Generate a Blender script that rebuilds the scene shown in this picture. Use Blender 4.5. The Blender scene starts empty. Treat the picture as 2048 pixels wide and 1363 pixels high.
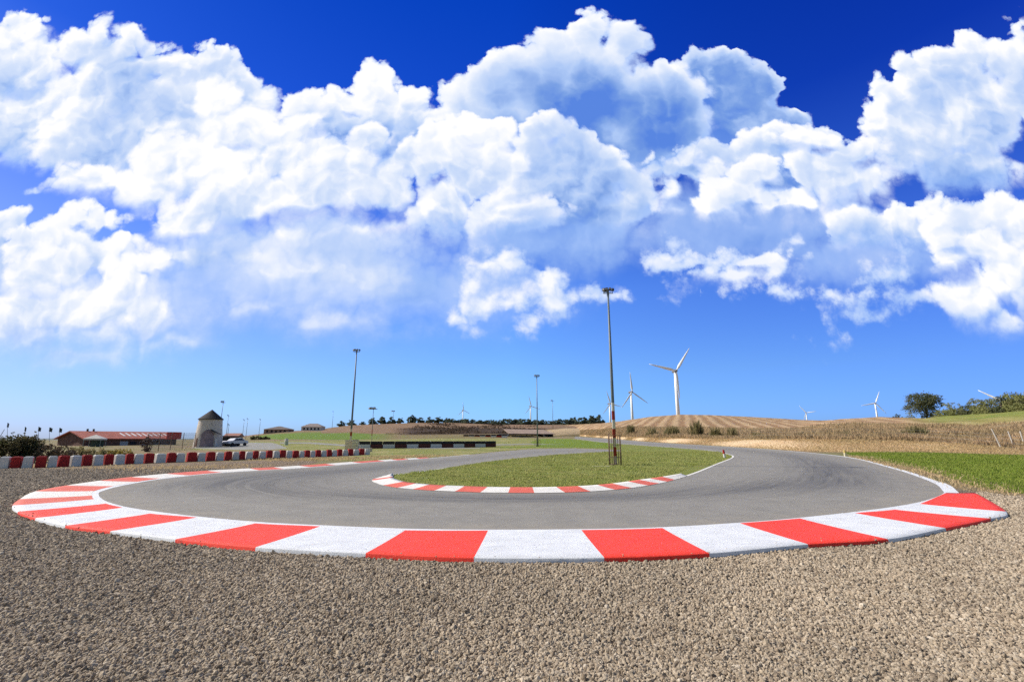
import bpy, bmesh, math, random
import numpy as np
from mathutils import Vector, Matrix, noise as mnoise
R = math.radians
sc = bpy.context.scene
COL = sc.collection
rng = np.random.default_rng(7)
random.seed(7)

# ------------------------------------------------------------------ camera
CAM_H = 1.8
PITCH = R(11.8)
FPX = 935.0                       # focal length in pixels of the 2048 px wide photograph
cam_d = bpy.data.cameras.new('camera')
cam_d.sensor_width = 36.0
cam_d.lens = FPX / 2048 * 36.0
cam_d.clip_start = 0.1
cam_d.clip_end = 20000
cam = bpy.data.objects.new('camera', cam_d)
cam.location = (0, 0, CAM_H)
cam.rotation_euler = (math.pi / 2 + PITCH, 0, 0)
COL.objects.link(cam)
sc.camera = cam

def ray(px, py):
    """world direction of a photo pixel, scaled so that y = 1"""
    u = (px - 1024) / FPX
    v = (681.5 - py) / FPX
    d = (u, math.cos(PITCH) - v * math.sin(PITCH), math.sin(PITCH) + v * math.cos(PITCH))
    return d[0] / d[1], d[2] / d[1]

def g(x, y):
    """height of the track ground: level near the bend, rising gently farther out, falling away beyond"""
    r = math.hypot(x, y)
    z = 0.0
    if r > 45:
        t = r - 45
        z = 0.016 * t * t / (t + 14)
    if r > 262:
        z -= (r - 262) * 0.03
    if z > 0:                                  # the land to the left stays lower
        a = x / max(y, 1e-3) if y > 0 else (-9 if x < 0 else 9)
        k = min(1.0, max(0.0, (a + 0.70) / 0.26))
        z *= 0.42 + 0.58 * k * k * (3 - 2 * k)
    return z

def at(px, py, dz=0.0):
    """where the sight line through a pixel meets the track ground"""
    X, Z = ray(px, py)
    lo, hi = 1.0, 1.0
    f = lambda y: CAM_H + Z * y - g(X * y, y) - dz
    while f(hi) > 0 and hi < 262:
        hi *= 1.04
    for _ in range(40):
        m = (lo + hi) / 2
        if f(m) > 0: lo = m
        else: hi = m
    y = (lo + hi) / 2
    return Vector((X * y, y, g(X * y, y) + dz))

def deep(px, py, y):
    """the point at distance y ahead on the sight line of a pixel"""
    X, Z = ray(px, py)
    return Vector((X * y, y, CAM_H + Z * y))

# ------------------------------------------------------------------ render settings
sc.view_settings.view_transform = 'Standard'
sc.view_settings.look = 'None'
sc.view_settings.exposure = 0.35
sc.view_settings.gamma = 1
sc.cycles.max_bounces = 5
sc.cycles.diffuse_bounces = 2
sc.cycles.glossy_bounces = 2
sc.cycles.transparent_max_bounces = 8
sc.cycles.use_denoising = False
sc.cycles.use_adaptive_sampling = True
sc.cycles.adaptive_threshold = 0.02
sc.cycles.adaptive_min_samples = 12
SUN_AZ = R(-80)                   # from straight ahead towards the left
SUN_EL = R(40)

# ------------------------------------------------------------------ node helper
class S:
    """a socket with arithmetic, for writing node trees as expressions"""
    tree = None
    def __init__(self, s): self.s = s
    @staticmethod
    def link(v, inp):
        if isinstance(v, S): S.tree.links.new(v.s, inp)
        else: inp.default_value = v
    @staticmethod
    def math(op, *a, clamp=False):
        n = S.tree.nodes.new('ShaderNodeMath'); n.operation = op; n.use_clamp = clamp
        for i, v in enumerate(a): S.link(v, n.inputs[i])
        return S(n.outputs[0])
    @staticmethod
    def vec(op, *a, out=0):
        n = S.tree.nodes.new('ShaderNodeVectorMath'); n.operation = op
        for i, v in enumerate(a):
            if op == 'SCALE' and i == 1: S.link(v, n.inputs['Scale'])
            else: S.link(v, n.inputs[i])
        return S(n.outputs['Value' if out == 1 else 0])
    def __add__(s, o): return S.math('ADD', s, o)
    def __radd__(s, o): return S.math('ADD', o, s)
    def __sub__(s, o): return S.math('SUBTRACT', s, o)
    def __rsub__(s, o): return S.math('SUBTRACT', o, s)
    def __mul__(s, o): return S.math('MULTIPLY', s, o)
    def __rmul__(s, o): return S.math('MULTIPLY', o, s)
    def __truediv__(s, o): return S.math('DIVIDE', s, o)

def smooth(v, a, b, to0=0.0, to1=1.0):
    n = S.tree.nodes.new('ShaderNodeMapRange'); n.interpolation_type = 'SMOOTHSTEP'
    S.link(v, n.inputs[0])
    for i, q in zip((1, 2, 3, 4), (a, b, to0, to1)): S.link(q, n.inputs[i])
    return S(n.outputs[0])

def linmap(v, a, b, to0=0.0, to1=1.0):
    n = S.tree.nodes.new('ShaderNodeMapRange'); n.clamp = True
    S.link(v, n.inputs[0])
    for i, q in zip((1, 2, 3, 4), (a, b, to0, to1)): S.link(q, n.inputs[i])
    return S(n.outputs[0])

def mixc(f, a, b, mode='MIX'):
    n = S.tree.nodes.new('ShaderNodeMix'); n.data_type = 'RGBA'; n.blend_type = mode
    S.link(f, n.inputs[0])
    for v, k in ((a, 6), (b, 7)):
        if isinstance(v, tuple) and len(v) == 3: v = v + (1.0,)
        S.link(v, n.inputs[k])
    return S(n.outputs[2])

def noise(vec, scale, detail=3.0, rough=0.5, dist=0.0, color=False, dim='3D'):
    n = S.tree.nodes.new('ShaderNodeTexNoise'); n.noise_dimensions = dim
    if vec is not None: S.link(vec, n.inputs['Vector'])
    n.inputs['Scale'].default_value = scale; n.inputs['Detail'].default_value = detail
    n.inputs['Roughness'].default_value = rough; n.inputs['Distortion'].default_value = dist
    return S(n.outputs['Color' if color else 'Fac'])

def voronoi(vec, scale, detail=0.0, rough=0.5, lac=2.0, feature='F1', out='Distance', smoothness=None, dim='3D'):
    n = S.tree.nodes.new('ShaderNodeTexVoronoi'); n.feature = feature; n.voronoi_dimensions = dim
    if vec is not None: S.link(vec, n.inputs['Vector'])
    n.inputs['Scale'].default_value = scale
    if 'Detail' in n.inputs: n.inputs['Detail'].default_value = detail
    if 'Roughness' in n.inputs: n.inputs['Roughness'].default_value = rough
    if 'Lacunarity' in n.inputs: n.inputs['Lacunarity'].default_value = lac
    if smoothness is not None: n.inputs['Smoothness'].default_value = smoothness
    return S(n.outputs[out])

def ramp(v, stops, interp='LINEAR'):
    n = S.tree.nodes.new('ShaderNodeValToRGB'); S.link(v, n.inputs[0])
    e = n.color_ramp.elements; n.color_ramp.interpolation = interp
    while len(e) > 1: e.remove(e[-1])
    for i, (p, c) in enumerate(stops):
        q = e[0] if i == 0 else e.new(p)
        q.position = p; q.color = (*c, 1.0)
    return S(n.outputs[0])

class Group:
    """a node group written as expressions; call it to place an instance in the active tree"""
    def __init__(self, name, ins, outs, build):
        self.tree = bpy.data.node_groups.new(name, 'ShaderNodeTree')
        kinds = {'f': 'NodeSocketFloat', 'v': 'NodeSocketVector', 'c': 'NodeSocketColor'}
        for n, k in ins: self.tree.interface.new_socket(n, in_out='INPUT', socket_type=kinds[k])
        for n, k in outs: self.tree.interface.new_socket(n, in_out='OUTPUT', socket_type=kinds[k])
        old, S.tree = S.tree, self.tree
        gi = self.tree.nodes.new('NodeGroupInput'); go = self.tree.nodes.new('NodeGroupOutput')
        res = build(*[S(gi.outputs[i]) for i in range(len(ins))])
        for r, i in zip(res if isinstance(res, tuple) else (res,), range(len(outs))): S.link(r, go.inputs[i])
        S.tree = old
        self.n = len(outs)
    def __call__(self, *args):
        n = S.tree.nodes.new('ShaderNodeGroup'); n.node_tree = self.tree
        for i, a in enumerate(args): S.link(a, n.inputs[i])
        r = tuple(S(n.outputs[i]) for i in range(self.n))
        return r if self.n > 1 else r[0]
# ------------------------------------------------------------------ sky and cumulus clouds
LD = (-0.014, 0.020, 0.0)                      # a step towards the light, up and to the left

def billow(v):
    """rounded lumps in three sizes"""
    acc = None
    for sc_, am in ((7.5, 0.62), (17.0, 0.34), (40.0, 0.15)):
        q = voronoi(v, sc_, dim='2D')
        t = (q * q) * (-am * 1.7)
        acc = t if acc is None else acc + t
    return acc + 0.55

def field(blobs, vec, k):
    acc = None
    for (cx, cy, rx, ry) in blobs:
        a, e = ray(cx, cy)
        a1, _ = ray(cx + rx, cy); a0, _ = ray(cx - rx, cy)
        _, e1 = ray(cx, cy - ry); _, e0 = ray(cx, cy + ry)
        ra, re = abs(a1 - a0) / 2, abs(e1 - e0) / 2
        rr = min(ra, re)
        v = S.vec('MULTIPLY_ADD', vec, (1 / ra, 1 / re, 0), (-a / ra, -e / re, 0))
        t = S.math('MULTIPLY_ADD', S.vec('LENGTH', v, out=1), rr, -rr)
        acc = t if acc is None else S.math('SMOOTH_MIN', acc, t, k)
    return acc * -1.0

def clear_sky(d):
    """the sky texture, tinted deeper blue with height and away from the sun, made neutral overhead; returns colour, heading, height"""
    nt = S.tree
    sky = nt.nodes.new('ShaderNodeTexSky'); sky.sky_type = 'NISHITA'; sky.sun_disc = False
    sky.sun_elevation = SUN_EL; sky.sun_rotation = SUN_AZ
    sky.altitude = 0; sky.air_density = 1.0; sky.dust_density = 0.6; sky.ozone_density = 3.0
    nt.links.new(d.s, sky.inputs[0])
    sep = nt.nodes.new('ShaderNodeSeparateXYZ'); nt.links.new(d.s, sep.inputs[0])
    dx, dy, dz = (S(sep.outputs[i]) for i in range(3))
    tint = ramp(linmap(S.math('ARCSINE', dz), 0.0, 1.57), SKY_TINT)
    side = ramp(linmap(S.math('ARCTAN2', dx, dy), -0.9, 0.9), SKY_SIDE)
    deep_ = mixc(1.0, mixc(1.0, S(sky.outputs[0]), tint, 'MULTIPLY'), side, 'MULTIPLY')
    off = smooth(S.math('ABSOLUTE', S.math('ARCTAN2', dx, dy)), 1.02, 1.45)   # untinted to the sides and behind, so the ambient light is less blue
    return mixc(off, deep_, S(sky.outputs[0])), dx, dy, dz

def shade(lit):
    return ramp(lit, [(p, tuple(c * 0.79 / SKY_STRENGTH for c in col)) for p, col in CLOUD_RAMP])

def margin(L):
    return 55 + 935 * (L.get('bump', 0.045) * 0.6 + L.get('soft', 0.022) * 0.5)

def air_fields(d, dx, dy, dz):
    """what every stretch of sky shares: warped cloud coordinates, lumps, relief, noises"""
    nt = S.tree
    cmb = nt.nodes.new('ShaderNodeCombineXYZ')
    S.link(dx / dy, cmb.inputs[0]); S.link(dz / dy, cmb.inputs[1])
    U = S(cmb.outputs[0])
    n1 = S.vec('SUBTRACT', noise(U, 5.0, 4.0, 0.55, color=True, dim='2D'), (0.5, 0.5, 0.5))
    n2 = S.vec('SUBTRACT', noise(U, 26.0, 3.0, 0.55, color=True, dim='2D'), (0.5, 0.5, 0.5))
    V = S.vec('ADD', S.vec('ADD', U, S.vec('SCALE', n1, 0.07)), S.vec('SCALE', n2, 0.014))   # wandering outlines
    W = S.vec('ADD', S.vec('ADD', U, S.vec('SCALE', n1, 0.10)), S.vec('SCALE', n2, 0.028))
    b0 = billow(W)
    relief = b0 - billow(S.vec('ADD', W, LD))      # > 0 where the lump faces the light
    q0 = voronoi(W, 4.6, dim='2D'); q1 = voronoi(S.vec('ADD', W, (-0.035, 0.055, 0.0)), 4.6, dim='2D')
    relief = relief + (q1 * q1 - q0 * q0) * 0.55   # the same for whole domes
    fine = (noise(U, 24.0, 6.0, 0.62, dim='2D') - 0.5) * 2.5
    big = (noise(U, 4.0, 3.0, 0.55, dim='2D') - 0.5) * 2.5
    Vu = S.vec('ADD', V, (-0.012, 0.03, 0.0))
    yl = dz / dy + fine * 0.02 + big * 0.03
    return V, Vu, b0, relief, fine, big, yl

def cloud_sky(d, rect):
    """sky and clouds in one stretch of the sky: only the cloud banks that reach it"""
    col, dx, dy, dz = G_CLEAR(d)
    V, Vu, b0, relief, fine, big, yl = G_AIR(d, dx, dy, dz)
    P = ray
    for L in LAYERS:
        m = margin(L)
        blobs = [q for q in L['blobs'] if q[0] + q[2] + m > rect[0] and q[0] - q[2] - m < rect[2]
                 and q[1] + q[3] + m > rect[1] and q[1] - q[3] - m < rect[3]]
        if not blobs: continue
        if len(blobs) < 3:
            f = field(blobs, V, L.get('k', 0.028)); fu = field(blobs, Vu, L.get('k', 0.028))
        else:
            G = Group('cloud_bank', [('v', 'v')], [('f', 'f')], lambda v: field(blobs, v, L.get('k', 0.028)))
            f = G(V); fu = G(Vu)
        slope = (f - fu) * 30.0                     # +1 on the upper side of a dome, -1 on its underside
        dens = f + b0 * L.get('bump', 0.055) + fine * L.get('fine', 0.010) + L.get('grow', 0.004)
        w = L.get('soft', 0.015)
        soft = linmap(slope, -0.6, 0.5, w * L.get('under', 4.5), w)
        alpha = smooth(dens / soft, 0.0, 1.0)
        rim = smooth(dens, 0.0, L.get('core', 0.10), 1.0, 0.0)
        lit = L.get('base', 0.5) + rim * L.get('rim', 0.4) + relief * L.get('rel', 0.55) + slope * L.get('slope', 0.10) + big * L.get('big', 0.2) + fine * L.get('grain', 0.06)
        cx = L.get('cx', 1024)
        if 'low' in L:                              # bluer towards the foot of the bank
            y0, y1, amt = L['low']
            lit = lit - smooth(yl, P(cx, y1)[1], P(cx, y0)[1], amt, 0.0)
        c = G_SHADE(lit)
        a = alpha * L.get('opacity', 1.0)
        if 'fade' in L:
            y0, y1, o = L['fade']
            a = a * smooth(yl, P(cx, y1)[1], P(cx, y0)[1], o, 1.0)
        thin = tuple(q * 0.79 / SKY_STRENGTH for q in (0.30, 0.50, 0.98))   # thin cloud scatters blue
        col = mixc(smooth(a, 0.0, 0.6), col, mixc(1.0, col, thin, 'LIGHTEN'))
        col = mixc(a, col, c)
    return col

def build_sky():
    global G_CLEAR, G_AIR, G_SHADE
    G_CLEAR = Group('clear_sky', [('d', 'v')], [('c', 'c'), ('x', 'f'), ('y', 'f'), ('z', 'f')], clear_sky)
    G_AIR = Group('air_fields', [('d', 'v'), ('x', 'f'), ('y', 'f'), ('z', 'f')],
                  [('v', 'v'), ('u', 'v'), ('b', 'f'), ('r', 'f'), ('f', 'f'), ('g', 'f'), ('y', 'f')], air_fields)
    G_SHADE = Group('cloud_shade', [('l', 'f')], [('c', 'c')], lambda l: shade(S.math('ADD', l, 0.0, clamp=True)))
    # ---- the whole sky, with fair-weather clouds of no particular arrangement
    w = bpy.data.worlds.new('World'); sc.world = w
    w.use_nodes = True
    nt = w.node_tree
    for n in list(nt.nodes): nt.nodes.remove(n)
    S.tree = nt
    out = nt.nodes.new('ShaderNodeOutputWorld')
    bg = nt.nodes.new('ShaderNodeBackground'); bg.inputs['Strength'].default_value = SKY_STRENGTH
    nt.links.new(bg.outputs[0], out.inputs[0])
    tc = nt.nodes.new('ShaderNodeTexCoord')
    d = S.vec('NORMALIZE', S(tc.outputs['Generated']))
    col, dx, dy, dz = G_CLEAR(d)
    g0 = noise(S.vec('MULTIPLY', d, (1.0, 1.0, 1.9)), 3.2, 5.0, 0.55)
    g1 = noise(S.vec('MULTIPLY_ADD', d, (1.0, 1.0, 1.9), (-0.03, 0.0, 0.05)), 3.2, 5.0, 0.55)
    col = mixc(smooth(g0, 0.60, 0.68) * smooth(dz, 0.05, 0.2), col, shade(S.math('ADD', (g0 - g1) * 3.0, 0.72, clamp=True)))
    nt.links.new(col.s, bg.inputs['Color'])
    w.cycles.sampling_method = 'MANUAL'; w.cycles.sample_map_resolution = 512
    # ---- the cloud banks ahead: a stretch of dome nine kilometres out, each piece with the clouds that reach it
    verts, faces, mids, mats = [], [], [], []
    for j in range(len(SKY_YS) - 1):
        for i in range(len(SKY_XS) - 1):
            x0, x1, y0, y1 = SKY_XS[i], SKY_XS[i + 1], SKY_YS[j], SKY_YS[j + 1]
            m = bpy.data.materials.new('sky'); m.use_nodes = True
            m.cycles.emission_sampling = 'NONE'
            mt = m.node_tree
            G = Group('sky_stretch', [('p', 'v')], [('c', 'c')], lambda p: cloud_sky(S.vec('NORMALIZE', S.vec('SUBTRACT', p, (0.0, 0.0, CAM_H))), (x0, y0, x1, y1)))
            S.tree = mt
            for n in list(mt.nodes): mt.nodes.remove(n)
            o = mt.nodes.new('ShaderNodeOutputMaterial')
            em = mt.nodes.new('ShaderNodeEmission'); em.inputs['Strength'].default_value = SKY_STRENGTH
            ge = mt.nodes.new('ShaderNodeNewGeometry')
            c = G(S(ge.outputs['Position']))
            mt.links.new(c.s, em.inputs[0]); mt.links.new(em.outputs[0], o.inputs[0])
            mats.append(m)
            n = 8
            base = len(verts)
            for b in range(n + 1):
                for a in range(n + 1):
                    X, Z = ray(x0 + (x1 - x0) * a / n, y0 + (y1 - y0) * b / n)
                    verts.append(Vector((X, 1, Z)).normalized() * 9000 + Vector((0, 0, CAM_H)))
            for b in range(n):
                for a in range(n):
                    q = base + b * (n + 1) + a
                    faces.append((q, q + 1, q + n + 2, q + n + 1)); mids.append(len(mats) - 1)
    me = bpy.data.meshes.new('sky'); me.from_pydata(verts, [], faces)
    for m in mats: me.materials.append(m)
    me.polygons.foreach_set('material_index', mids)
    ob = bpy.data.objects.new('sky', me); COL.objects.link(ob); ob['kind'] = 'structure'

SKY_XS = [-420, 140, 320, 500, 680, 860, 1040, 1220, 1400, 1580, 1760, 1920, 2470]
SKY_YS = [-260, 170, 330, 480, 720, 900]
SKY_STRENGTH = 0.08
SKY_TINT = [(0.016, (0.64, 1.15, 2.3)), (0.087, (0.75, 1.2, 1.9)), (0.195, (0.66, 1.12, 2.15)), (0.285, (0.34, 0.80, 2.05)), (0.39, (0.08, 0.43, 1.85)), (0.535, (0.02, 0.33, 1.7)), (0.66, (0.9, 0.95, 1.0)), (1.0, (1.0, 1.0, 0.95))]  # upper stops turn neutral above the camera's view to whiten the ambient light
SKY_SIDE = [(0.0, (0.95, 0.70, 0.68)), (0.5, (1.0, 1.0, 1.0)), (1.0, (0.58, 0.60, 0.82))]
CLOUD_RAMP = [(0.0, (0.10, 0.24, 0.75)), (0.2, (0.20, 0.36, 0.78)), (0.45, (0.42, 0.58, 0.92)), (0.7, (0.64, 0.75, 0.965)), (0.9, (0.88, 0.92, 1.0)), (1.0, (1.0, 1.0, 1.0))]
LAYERS = [
    # thin pale sheets low in the sky
    dict(blobs=[(580, 550, 360, 140), (330, 640, 360, 130), (660, 650, 240, 90), (90, 600, 200, 140), (700, 485, 210, 70)], base=0.62, rim=0.0, bump=0.04, soft=0.10, under=1.3, opacity=0.72, fade=(560, 740, 0.0), cx=600, big=0.30, rel=0.25, slope=0.1),
    dict(blobs=[(1110, 470, 300, 110), (1500, 450, 320, 110), (1750, 520, 260, 110)], base=0.36, rim=0.0, bump=0.04, soft=0.08, under=1.3, opacity=0.38, fade=(500, 640, 0.0), cx=1400, big=0.3, rel=0.25),
    dict(blobs=[(560, 545, 110, 50), (480, 620, 130, 44), (390, 680, 70, 30), (700, 560, 110, 40), (640, 650, 120, 26)], base=0.74, rim=0.0, bump=0.05, soft=0.07, under=2.5, opacity=0.55, big=0.2, rel=0.4, slope=0.12),
    dict(blobs=[(920, 590, 300, 130), (1080, 500, 220, 70)], base=0.52, rim=0.0, bump=0.04, soft=0.12, under=1.3, opacity=0.42, big=0.3, rel=0.25, fade=(600, 740, 0.0), cx=920),
    # far banks, upper left to upper right
    dict(blobs=[(420, 165, 95, 64), (480, 210, 66, 72), (380, 135, 46, 36), (500, 250, 50, 50), (440, 240, 80, 70)], base=0.66, rim=0.3, core=0.07),
    dict(blobs=[(738, 178, 44, 44), (700, 210, 70, 46), (655, 222, 66, 38), (760, 225, 90, 60), (800, 215, 56, 52), (596, 212, 20, 18), (620, 240, 50, 36), (830, 270, 52, 66), (700, 270, 130, 66), (770, 310, 110, 80)],
         base=0.60, rim=0.4, core=0.09, low=(190, 330, 0.35), fade=(240, 400, 0.4)),
    dict(blobs=[(1458, 140, 40, 44), (1400, 145, 40, 40), (1470, 200, 110, 66), (1530, 190, 60, 50), (1592, 225, 38, 36), (1500, 260, 140, 80), (1400, 230, 100, 100)],
         base=0.16, rim=0.58, core=0.045, rel=0.35, low=(180, 330, 0.26), fade=(250, 370, 0.5), soft=0.010),
    dict(blobs=[(1190, 78, 42, 50), (1150, 112, 66, 44), (1078, 92, 22, 24), (1085, 120, 50, 40), (1238, 112, 56, 62), (1218, 115, 60, 50), (1275, 140, 34, 50), (985, 162, 56, 46), (925, 205, 40, 56), (1040, 150, 80, 50), (1000, 200, 80, 80), (1150, 190, 170, 120), (1340, 160, 64, 46), (1300, 230, 150, 110), (1000, 260, 120, 80), (1200, 300, 220, 80), (1380, 220, 60, 80)],
         base=0.14, rim=0.76, core=0.13, rel=0.38, low=(130, 320, 0.16), fade=(290, 420, 0.25)),
    dict(blobs=[(1940, 112, 42, 50), (1930, 170, 80, 70), (2046, 85, 26, 45), (1995, 130, 36, 42), (1890, 150, 52, 50), (1832, 165, 50, 52), (1800, 215, 62, 64), (1740, 242, 46, 40), (1930, 230, 140, 110), (1830, 280, 120, 70), (2080, 190, 90, 120), (1930, 330, 130, 60)],
         base=0.58, rim=0.44, core=0.10, big=0.36, low=(260, 390, 0.5), fade=(310, 430, 0.15), cx=1900),
    # middle banks
    dict(blobs=[(1085, 262, 40, 40), (1120, 310, 90, 50), (1150, 300, 50, 40), (1215, 345, 56, 50), (1262, 392, 46, 48), (1130, 370, 150, 80), (1070, 430, 190, 70), (1220, 430, 90, 50)],
         base=0.47, rim=0.44, core=0.065, low=(330, 500, 0.22), fade=(410, 540, 0.1)),
    dict(blobs=[(935, 272, 50, 44), (985, 275, 40, 42), (870, 285, 26, 30), (900, 320, 60, 50), (850, 345, 50, 70), (960, 350, 100, 80), (900, 420, 90, 70), (1000, 440, 120, 60)],
         base=0.72, rim=0.3, core=0.08, low=(360, 500, 0.3), fade=(400, 520, 0.1)),
    dict(blobs=[(1650, 265, 70, 30), (1560, 285, 70, 40), (1490, 320, 90, 44), (1400, 340, 90, 34), (1560, 360, 140, 70)], base=0.50, rim=0.3, core=0.06, low=(280, 400, 0.2), cx=1550),
    dict(blobs=[(35, 72, 64, 46), (30, 140, 90, 80), (90, 240, 160, 100), (-80, 200, 140, 160)], base=0.78, rim=0.24, core=0.08, low=(200, 370, 0.5), fade=(280, 400, 0.05), cx=50, under=7),
    dict(blobs=[(206, 74, 26, 36), (150, 105, 44, 38), (200, 130, 70, 60), (245, 105, 46, 46), (300, 135, 56, 46), (345, 150, 46, 52), (220, 190, 130, 90), (370, 210, 66, 66), (300, 260, 160, 110), (190, 290, 130, 90)],
         base=0.64, rim=0.34, core=0.09, big=0.36, soft=0.022, low=(280, 400, 0.2), cx=250),
    dict(blobs=[(430, 215, 64, 50), (470, 270, 80, 66), (545, 262, 34, 28), (600, 265, 50, 36), (540, 330, 150, 86), (410, 340, 150, 90), (640, 320, 80, 56), (190, 365, 100, 44), (300, 380, 140, 50)],
         base=0.76, rim=0.24, core=0.09, big=0.30, cx=450, soft=0.028),
    dict(blobs=[(742, 288, 46, 40), (700, 330, 66, 44), (790, 345, 52, 44), (740, 385, 110, 60)], base=0.74, rim=0.25, core=0.07, soft=0.022),
    dict(blobs=[(690, 350, 76, 44), (775, 400, 84, 64), (640, 400, 150, 76), (500, 420, 150, 80), (400, 450, 100, 66), (332, 455, 22, 50), (560, 470, 170, 52), (700, 455, 120, 44), (780, 445, 90, 46), (845, 425, 46, 50), (400, 520, 100, 60), (500, 510, 90, 40)],
         base=0.78, rim=0.22, core=0.10, big=0.30, soft=0.03, low=(470, 590, 0.3), fade=(490, 610, 0.1), cx=550, under=8),
    dict(blobs=[(1700, 310, 70, 46), (1640, 275, 70, 28), (1745, 370, 50, 64), (1660, 360, 100, 66), (1600, 400, 100, 44), (1530, 355, 42, 30), (1475, 390, 56, 36), (1420, 410, 54, 26), (1560, 410, 120, 40), (1690, 430, 120, 34), (1775, 425, 30, 40)],
         base=0.78, rim=0.24, core=0.08, big=0.25, low=(420, 490, 0.3), cx=1600, under=7),
    dict(blobs=[(1343, 385, 26, 42), (1375, 325, 50, 16), (1432, 345, 36, 22), (1350, 425, 36, 16)], base=0.8, rim=0.1, core=0.05, soft=0.030),
    dict(blobs=[(1840, 418, 42, 26), (1800, 450, 54, 40), (1850, 460, 54, 36), (1740, 470, 90, 40)], base=0.70, rim=0.25, core=0.05, low=(420, 520, 0.4), fade=(440, 530, 0.05), cx=1840),
    # near, low banks
    dict(blobs=[(22, 448, 32, 36), (-20, 480, 70, 70), (40, 520, 70, 60)], base=0.72, rim=0.25, core=0.05, low=(460, 600, 0.2), cx=20),
    dict(blobs=[(160, 440, 30, 24), (205, 450, 42, 34), (130, 475, 40, 26), (60, 490, 38, 38), (235, 490, 44, 46), (160, 520, 130, 66)], base=0.80, rim=0.25, core=0.06, cx=150),
    dict(blobs=[(150, 540, 80, 44), (70, 555, 66, 50), (230, 570, 96, 56), (300, 545, 36, 32), (180, 630, 150, 90), (60, 650, 120, 80), (300, 650, 56, 70), (150, 720, 160, 60)],
         base=0.80, rim=0.2, core=0.08, soft=0.026, low=(600, 750, 0.2), fade=(630, 780, 0.0), cx=150),
    dict(blobs=[(1990, 432, 66, 32), (1930, 462, 52, 34), (2050, 470, 80, 50)], base=0.74, rim=0.25, core=0.06, low=(440, 540, 0.2), cx=1980),
    dict(blobs=[(1888, 446, 26, 30), (1900, 480, 36, 40), (1965, 500, 72, 40), (1905, 525, 46, 40), (2010, 560, 100, 80), (1960, 610, 80, 60), (2010, 640, 90, 56)], base=0.78, rim=0.22, core=0.08, soft=0.024, low=(560, 700, 0.2), fade=(600, 720, 0.0), cx=1980),
    # loose wisps
    dict(blobs=[(1010, 528, 72, 26), (945, 570, 34, 52), (960, 610, 42, 34), (1080, 560, 40, 42), (1100, 600, 42, 44), (1015, 610, 66, 18), (915, 640, 40, 18), (1050, 640, 28, 30)], base=0.84, rim=0.0, soft=0.055, under=1.5, bump=0.075, fine=0.026, big=0.1, opacity=0.95),
    dict(blobs=[(1345, 528, 44, 24), (1338, 565, 14, 30), (1300, 525, 20, 18), (1160, 585, 34, 16), (1245, 592, 26, 12), (1552, 505, 16, 18)], base=0.78, rim=0.0, soft=0.05, under=1.5, bump=0.07, fine=0.026, opacity=0.85),
    dict(blobs=[(1500, 520, 66, 22), (1430, 530, 40, 20), (1550, 540, 32, 28), (1470, 550, 90, 30)], base=0.74, rim=0.1, soft=0.025, under=6, bump=0.055, fine=0.018, opacity=0.85, low=(520, 600, 0.3), fade=(530, 610, 0.0), cx=1480),
    dict(blobs=[(1680, 585, 80, 12), (1770, 580, 50, 22), (1815, 512, 26, 26), (1790, 550, 44, 22), (1640, 630, 14, 28), (1680, 660, 34, 10), (1740, 620, 30, 10), (1830, 600, 60, 18), (1580, 590, 44, 6)], base=0.66, rim=0.0, soft=0.055, under=1.5, bump=0.07, fine=0.035, opacity=0.75),
    dict(blobs=[(55, 385, 26, 10), (1590, 475, 20, 9), (1668, 240, 16, 9), (640, 535, 34, 8), (2040, 350, 14, 10)], base=0.72, rim=0.0, soft=0.035, bump=0.03, fine=0.012, opacity=0.8),
]
build_sky()

# ------------------------------------------------------------------ the sun
sun_d = bpy.data.lights.new('sun', 'SUN')
sun_d.energy = 5.0; sun_d.angle = R(0.53); sun_d.color = (1.0, 0.93, 0.82)
sun_o = bpy.data.objects.new('sun', sun_d); COL.objects.link(sun_o)
_to_sun = Vector((math.sin(SUN_AZ) * math.cos(SUN_EL), math.cos(SUN_AZ) * math.cos(SUN_EL), math.sin(SUN_EL)))
sun_o.rotation_euler = _to_sun.to_track_quat('Z', 'Y').to_euler()

# ------------------------------------------------------------------ object helpers
def tag(o, label=None, cat=None, group=None, kind=None):
    if label: o['label'] = label
    if cat: o['category'] = cat
    if group: o['group'] = group
    if kind: o['kind'] = kind
    return o

def thing(name, label, cat, loc=(0, 0, 0), rz=0.0, group=None):
    o = bpy.data.objects.new(name, None); COL.objects.link(o)
    o.empty_display_size = 0.3
    o.location = loc; o.rotation_euler = (0, 0, rz)
    return tag(o, label, cat, group)

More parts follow.
